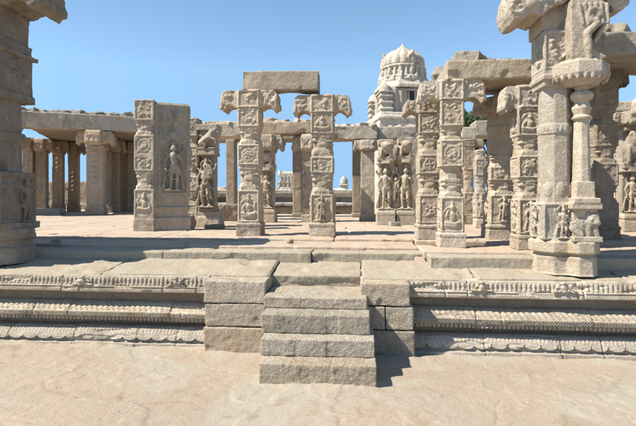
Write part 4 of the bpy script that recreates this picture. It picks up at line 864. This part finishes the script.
def plain_col(w_, H, corb_span):
    bm = Soup(); prism(bm, 4, w_ * 0.62, w_ * 0.60, 0, 0.22); prism(bm, 4, w_ * 0.56, w_ * .54, 0.2, 0.32); b = carve_mesh(bm, vox=0.02, name='base')
    bm = Soup(); box(bm, (0, 0, (H + .3) / 2), (w_, w_, H - 0.3))
    for f in range(4):
        X = FX(f, w_ / 2, w_); m_frame(bm, X, w_ * .97, 0.36, H - 0.05, 0.03, 0.02)
        for i in range(int(H / 0.17)): ell(bm, (0, 0, 0.48 + i * 0.17), (w_ * 0.22, 0.03, 0.06), X=X, u=8, v_=6)
    s = carve_mesh(bm, vox=0.019, name='shaft'); c = carve_mesh(corbel_bm(w_, 0.44, corb_span), vox=0.02, name='bracket_capital', amp=0.008)
    return b, s, c
Hc = zb - 0.985 - 0.44
meshes = plain_col(0.44, Hc, 1.05)
for m_ in meshes: m_.materials.append(M['warm'])
def col(px, d_, label, rz=0.0, s=1.0):
    t = thing('colonnade_column', label, 'column', (*at(px, d_), 0.985), rz, 'square columns of the rear colonnade'); t.scale = (s, s, 1)
    for nme, me in zip(('base', 'shaft', 'bracket_capital'), meshes):
        o = bpy.data.objects.new(nme, me); COL.objects.link(o); o.parent = t; o.location = (0, 0, Hc - 0.004 if nme == 'bracket_capital' else 0)
    return t
ang = R(18)
for px, d_, lab, sc_ in ((96.5, 15.2, 'bracketed square column nearest the viewer in the rear colonnade', 1.08), (105, 17.2, 'shaded column right behind the bracketed column of the colonnade', 1.0),
                    (42, 17.2, 'leftmost clearly visible column of the rear colonnade', 0.76), (58.5, 17.9, 'second column from the left in the rear colonnade, between two sky gaps', 0.76), (74, 18.4, 'pale column just left of the bracketed column', 0.78),
                    (123, 18.6, 'shaded rear column right of the bracketed column', 0.9), (29, 17.0, 'colonnade column partly hidden by the large shaded left column', 0.7),
                    (114, 17.6, 'shaded column between the bracketed column and the rearmost column', 0.8), (133, 18.2, 'last shaded column beside the left edge of the tall pier', 0.7), (172, 17.2, 'column hidden behind the tall pier', 1), (8, 15.6, 'column behind the large shaded left column', 1), (-15, 14.4, 'column beyond the left edge of the colonnade', 1)):
    col(px, d_, lab, ang, sc_)
# loose stones on the platform
def loose(name, label, px, d_, s, mat='rough', z=0.985, rz=0.3, n=1, cat='stone'):
    bm = Soup()
    box(bm, (0, 0, s[2] / 2), s); ell(bm, (s[0] * .2, 0, s[2] * .5), (s[0] * .45, s[1] * .5, s[2] * .55))
    o = carve(name, bm, mat, None, (*at(px, d_), z - 0.01), rz, vox=0.014, amp=0.016, chip=0.02, sc1=5); return tag(o, label, cat, 'loose stones lying on the platform')
loose('loose_stone', 'flat pale slab on the floor before the reddish colonnade column', 49, 15.2, (0.8, 0.45, 0.22), 'granite')
loose('loose_stone', 'dark boulder at the foot of the tall pier', 187, 8.6, (0.26, 0.22, 0.26), 'dark')
loose('loose_stone', 'small dark stone in front of the twin pillar', 214, 8.9, (0.34, 0.2, 0.10), 'dark')
loose('loose_stone', 'rounded stone beside the left lintel pillar near the gap', 229, 11.6, (0.5, 0.4, 0.42), 'dark')
loose('loose_stone', 'small stone on the lower terrace in the left foreground', 55, 6.45, (0.12, 0.08, 0.045), 'rough')
loose('loose_stone', 'flat dark stone between the two guardian pillars', 394, 9.7, (0.22, 0.18, 0.10), 'dark')
for i, (px, d_, lab) in enumerate(((441, 6.9, 'pebble between the bases of the paired right pillars'), (476, 6.6, 'small stone left of the thick pillar foot'), (345, 8.9, 'small stone on the floor right of the right lintel pillar'), (113, 9.5, 'small stone on the floor left of the tall pier'), (290, 6.5, 'pebble on the terrace edge below the central gap'))):
    loose('loose_stone', lab, px, d_, (0.07, 0.06, 0.04), 'rough', rz=i)

# ================================================================ THINGS BEHIND
def rwall(label, px0, px1, d_, z0, z1, mat='granite', th=0.5, courses=5, name='stone_wall'):
    (ua, va), (ub_, vb_) = at(px0, d_), at(px1, d_); L_ = ub_ - ua; bm = Soup(); hh = (z1 - z0) / courses
    for k in range(courses):
        x = -L_ / 2
        while x < L_ / 2 - 0.05:
            l = min(rnd.uniform(0.45, 1.2), L_ / 2 - x); box(bm, (x + l / 2, rnd.uniform(-.03, .03), (k + .5) * hh), (l - 0.03, th, hh - 0.025)); x += l
    box(bm, (0, 0, (z1 - z0) / 2), (L_, th * 0.8, z1 - z0 - 0.06))
    o = carve(name, bm, mat, None, ((ua + ub_) / 2, (va + vb_) / 2, z0), vox=max(0.03, d_ * 0.0018), amp=0.02, sc1=3, chip=0.02); return tag(o, label, 'wall')
rwall('low coursed wall of grey blocks behind the rear colonnade', 30, 142, 21.5, 0.95, 2.25, 'dark')  # dark tone painted in to deepen the shade between the columns
rwall('low rubble wall behind the tall pier', 142, 234, 23.0, 0.95, 1.9, 'dark')
# enclosure cloister far behind: parapet, eave and dark openings between short columns
def cloister(px0, px1, d_, label):
    (ua, va), (ub_, vb_) = at(px0, d_), at(px1, d_); L_ = ub_ - ua
    t = thing('enclosure_cloister', label, 'cloister', ((ua + ub_) / 2, (va + vb_) / 2, -0.1), 0)
    top = zz(190, d_) + 0.1; e = zz(205.5, d_) + 0.1
    bm = Soup(); box(bm, (0, 0, (top + e) / 2 + 0.06), (L_, 3.0, top - e - 0.12)); box(bm, (0, -0.3, top - 0.1), (L_, 3.4, 0.2)); box(bm, (0, -0.5, e + 0.1), (L_, 3.2, 0.16)); box(bm, (0, -0.2, (top + e) / 2 + .1), (L_, 3.3, 0.1))
    x = -L_ / 2
    while x < L_ / 2: h = rnd.uniform(0.1, 0.35); h *= 0.5; box(bm, (x, -1.2, top + h / 2 - 0.02), (rnd.uniform(.3, .7), 0.4, h)); x += rnd.uniform(0.9, 1.8)
    carve('parapet', bm, 'plaster', t, vox=0.04, amp=0.02, sc1=2.5)
    bm = Soup(); box(bm, (0, 1.4, e / 2), (L_, 0.3, e + 0.1)); carve('back_wall', bm, 'dark', t, vox=0.12, amp=0.02)
    n = int(L_ / 2.2)
    for i in range(n):
        bm = Soup(); box(bm, (0, 0, e / 2), (0.4, 0.4, e)); box(bm, (0, 0, e - 0.15), (1.0, 0.5, 0.3)); carve('column', bm, 'granite', t, (-L_ / 2 + (i + .5) * L_ / n, -1.3, 0), vox=0.07, amp=0.02)
cloister(205, 318, 24, 'far cloister range with pale parapet seen through the central gaps')
cloister(320, 372, 23.5, 'far cloister range seen in the gap left of the plain column')
cloister(440, 640, 24, 'far cloister range behind the right pillar group')
def tiered(label, px, d_, wpx, ytop, ybase, name='gateway_tower', tiers=4):
    t = thing(name, label, 'tower', (*at(px, d_), zz(ybase, d_)), YAW); H = zz(ytop, d_) - zz(ybase, d_); W = wd(wpx, d_)
    z = 0
    for k in range(tiers):
        h = H * 0.8 / tiers; w_ = W * (1 - 0.13 * k); bm = Soup()
        box(bm, (0, 0, z + h * 0.4), (w_ * .92, w_ * 0.6, h * 0.9)); box(bm, (0, 0, z + h * .86), (w_ * 1.03, w_ * 0.7, h * 0.16)); box(bm, (0, 0, z + h * .06), (w_, w_ * 0.66, h * 0.12))
        for i in range(5): box(bm, ((i - 2) * w_ * 0.19, -w_ * 0.31, z + h * 0.45), (w_ * 0.09, w_ * 0.08, h * 0.62)); ell(bm, ((i - 2) * w_ * 0.19, -w_ * 0.33, z + h * 0.98), (w_ * 0.06, w_ * 0.05, h * .12), u=8, v_=6)
        carve('tier', bm, 'plaster', t, vox=0.06, amp=0.03, sc1=1.5); z += h
    bm = Soup(); box(bm, (0, 0, z + H * .06), (W * 0.62, W * .35, H * .12)); 
    for s in (-1, 1): ell(bm, (s * W * 0.3, 0, z + H * .1), (W * .07, W * .15, H * .13))
    limb(bm, (-W * .28, 0, z + H * .12), (W * .28, 0, z + H * .12), H * .07, H * .07)
    carve('barrel_roof', bm, 'plaster', t, vox=0.06, amp=0.02)
tiered('small stepped gateway tower in the gap between the central lintel pillars', 288.5, 56, 29, 171, 199)
def turret(label, px, d_, wpx, ytop, ybase):
    t = thing('small_shrine_tower', label, 'tower', (*at(px, d_), zz(ybase, d_)), 0); H = zz(ytop, d_) - zz(ybase, d_); W = wd(wpx, d_)
    bm = Soup(); box(bm, (0, 0, H * .3), (W * .8, W * .8, H * .6)); box(bm, (0, 0, H * .58), (W, W, H * .06)); box(bm, (0, 0, H * .08), (W, W, H * .16)); carve('body', bm, 'plaster', t, vox=0.05, amp=0.02)
    bm = Soup(); revolve(bm, [(W * .42, H * .6), (W * .46, H * .68), (W * .4, H * .8), (W * .2, H * .88), (W * .06, H * .94), (W * .03, H)], 16); carve('dome', bm, 'plaster', t, vox=0.04, amp=0.01)
turret('tiny white turret above the far cloister in the right central gap', 344, 45, 9, 174, 200)

def vimana():
    d_ = 27.0; k = d_ / F; px = 402.5; z0 = zz(128, d_)
    t = thing('domed_shrine_tower', 'whitewashed ribbed dome tower rising behind the beams', 'tower', (*at(px, d_), z0), YAW + R(6))
    Z = lambda y: zz(y, d_) - z0
    def octo(bm, r, y0, y1, r2=None): prism(bm, 8, r * k, (r2 or r) * k, Z(y0), Z(y1))
    bm = Soup(); prism(bm, 4, 31 * k, 31 * k, -6.0, Z(124)); prism(bm, 4, 32.5 * k, 32 * k, Z(124.5), Z(121)); prism(bm, 4, 31 * k, 30 * k, Z(121.5), Z(117.5)); carve('plinth', bm, 'plaster', t, vox=0.05, amp=0.03, sc1=1.5)
    bm = Soup(); prism(bm, 4, 23.5 * k, 23.5 * k, Z(118), Z(93))
    # small shrine models at the corners and centre faces
    for q in range(4):
        X = Matrix.Rotation(q * math.pi / 2, 4, 'Z')
        for cx in (-26, 26): pass
        for (cx, cy) in ((-23.5, -23.5),):
            Y = X @ Matrix.Translation((cx * k, cy * k, 0)); prism(bm, 4, 5.5 * k, 5.3 * k, Z(118), Z(100), X=Y)
            for y in (114, 108, 102, 98): prism(bm, 4, 6.6 * k, 6.2 * k, Z(y + 1.2), Z(y - 0.6), X=Y)
            revolve(bm, [(5.4 * k, Z(99)), (6 * k, Z(96)), (4.6 * k, Z(92.5)), (1.6 * k, Z(90.5)), (0.5 * k, Z(88.5))], 16, X=Y)
        for cx in (-14, -8, 8, 14): box(bm, (cx * k, -24 * k, Z(105)), (2.2 * k, 1.8 * k, Z(94) - Z(117)), X=X)
        box(bm, (0, -24.5 * k, Z(95)), (16 * k, 3.2 * k, 2.5 * k), X=X)
    carve('lower_storey', bm, 'plaster', t, vox=0.045, amp=0.02, sc1=2)
    # framed windows: solid blocks painted near-black as the shade inside
    for q in range(4):
        X = Matrix.Rotation(q * math.pi / 2, 4, 'Z'); p = X @ Vector((2 * k, -24.1 * k, Z(101)))
        bm = Soup(); m_frame(bm, X @ Matrix.Translation((2 * k, -24.1 * k, 0)), 8 * k, Z(110), Z(94), 1.6 * k, 1.0 * k); raw('window_frame', bm, 'plaster', t)
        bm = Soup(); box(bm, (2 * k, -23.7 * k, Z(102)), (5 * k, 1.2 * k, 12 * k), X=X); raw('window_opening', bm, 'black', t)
    bm = Soup(); prism(bm, 8, 27 * k, 26.5 * k, Z(93), Z(89)); prism(bm, 8, 25 * k, 23 * k, Z(89.5), Z(85)); revolve(bm, [(23 * k, Z(86)), (24.5 * k, Z(84)), (23 * k, Z(81)), (19 * k, Z(79))], 32)
    carve('cornice', bm, 'plaster', t, vox=0.045, amp=0.02, sc1=2)
    bm = Soup(); prism(bm, 16, 20.2 * k, 19.5 * k, Z(81), Z(69))
    for i in range(12):
        a = i * math.pi / 6 + .15; c = (21.2 * k * math.cos(a), 21.2 * k * math.sin(a)); ell(bm, (c[0], c[1], Z(75.5)), (2.3 * k, 2.3 * k, 4.2 * k)); ell(bm, (c[0] * 1.03, c[1] * 1.03, Z(70.5)), (1.5 * k,) * 3)
        b2 = a + .26; limb(bm, (21 * k * math.cos(b2), 21 * k * math.sin(b2), Z(79)), (20 * k * math.cos(b2), 20 * k * math.sin(b2), Z(71)), 1.6 * k, 1.3 * k)
    prism(bm, 16, 23.5 * k, 22 * k, Z(81.5), Z(79.5)); revolve(bm, [(19 * k, Z(72)), (22.5 * k, Z(70.6)), (22.3 * k, Z(69)), (19 * k, Z(68))], 32)
    for i in range(20): a = i * .314; ell(bm, (23.5 * k * math.cos(a), 23.5 * k * math.sin(a), Z(81 + 1.5 * (i % 2))), (1.6 * k, 1.6 * k, (2.2 + (i % 3)) * k), u=8, v_=6)
    carve('neck_with_figures', bm, 'plaster', t, vox=0.04, amp=0.015, sc1=2)
    bm = Soup()
    revolve(bm, [(19 * k, Z(70)), (20.6 * k, Z(67.5)), (20.6 * k, Z(64)), (19.4 * k, Z(60)), (16.8 * k, Z(56.6)), (13 * k, Z(53.8)), (8 * k, Z(52.2))], 96, lobes=16, amp=0.07)
    for q in range(4):
        X = Matrix.Rotation(q * math.pi / 2 + .2, 4, 'Z'); ring(bm, (0, -20.5 * k, Z(64)), 4.5 * k, 1.1 * k, X, 2 * math.pi, 0, 14); ell(bm, (0, -20.5 * k, Z(58)), (1.8 * k, 1.8 * k, 2.6 * k), X=X); ell(bm, (0, -20.5 * k, Z(64)), (2.4 * k, 1.5 * k, 3 * k), X=X)
    carve('ribbed_dome', bm, 'plaster', t, vox=0.035, amp=0.012, sc1=3)
    bm = Soup(); revolve(bm, [(12 * k, Z(54.2)), (12.5 * k, Z(53)), (9 * k, Z(51.2)), (5.5 * k, Z(50)), (5.8 * k, Z(49.2)), (3.4 * k, Z(48)), (2.4 * k, Z(47)), (1.4 * k, Z(45.4)), (0.4 * k, Z(43.6))], 48, lobes=16, amp=0.06)
    carve('finial', bm, 'plaster', t, vox=0.03, amp=0.008)
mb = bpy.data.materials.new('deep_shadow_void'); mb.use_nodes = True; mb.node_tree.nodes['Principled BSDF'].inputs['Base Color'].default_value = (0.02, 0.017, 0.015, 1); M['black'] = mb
vimana()

# ---- trees behind the right pillars
def tree(px, d_, ytop, rpx, label, seed):
    rr_ = random.Random(seed); top = zz(ytop, d_); u, v = at(px, d_); t = thing('leafy_tree', label, 'tree', (u, v, 0), 0, 'trees behind the temple'); r = wd(rpx, d_)
    bm = Soup(); limb(bm, (0, 0, 0), (0.1, 0, top * 0.6), 0.28, 0.16)
    for i in range(7): a = i * 0.9; limb(bm, (0.08, 0, top * (0.35 + 0.03 * i)), (math.cos(a) * r * .6, math.sin(a) * r * .6, top * (0.6 + .04 * i)), 0.1, 0.04)
    raw('trunk', bm, 'bark', t, smooth=True)
    cl = [(rr_.uniform(-1, 1) * r * .75, rr_.uniform(-1, 1) * r * .75, top - r * 0.5 - rr_.random() ** 1.5 * r * 1.6, r * rr_.uniform(.22, .45)) for _ in range(26)]
    vs_, fs = [], []
    for i in range(9000):
        c = rr_.choice(cl); a, b = rr_.uniform(0, 6.283), math.acos(rr_.uniform(-1, 1)); q = c[3] * (0.75 + 0.3 * rr_.random())
        p = Vector((c[0] + q * math.sin(b) * math.cos(a), c[1] + q * math.sin(b) * math.sin(a), c[2] + q * math.cos(b) * .8)); s = rr_.uniform(.07, .15)
        e1 = Vector((rr_.gauss(0, 1), rr_.gauss(0, 1), rr_.gauss(0, 1))).normalized(); e2 = e1.orthogonal().normalized(); n = len(vs_)
        vs_ += [p - e1 * s, p + e2 * s * .5, p + e1 * s, p - e2 * s * .5]; fs.append((n, n + 1, n + 2, n + 3))
    me = bpy.data.meshes.new('crown'); me.from_pydata(vs_, [], fs); link('crown', me, 'leaf', t)
tree(463, 34, 97, 26, 'dense green tree in the gap under the stone roof', 1)
tree(492, 36, 104, 22, 'green tree behind the thick pillar', 2)
tree(72, 60, 180, 18, 'low dark tree line clump behind the rear colonnade', 3)

for o in bpy.data.objects:
    if 'w' in o.keys(): del o['w']
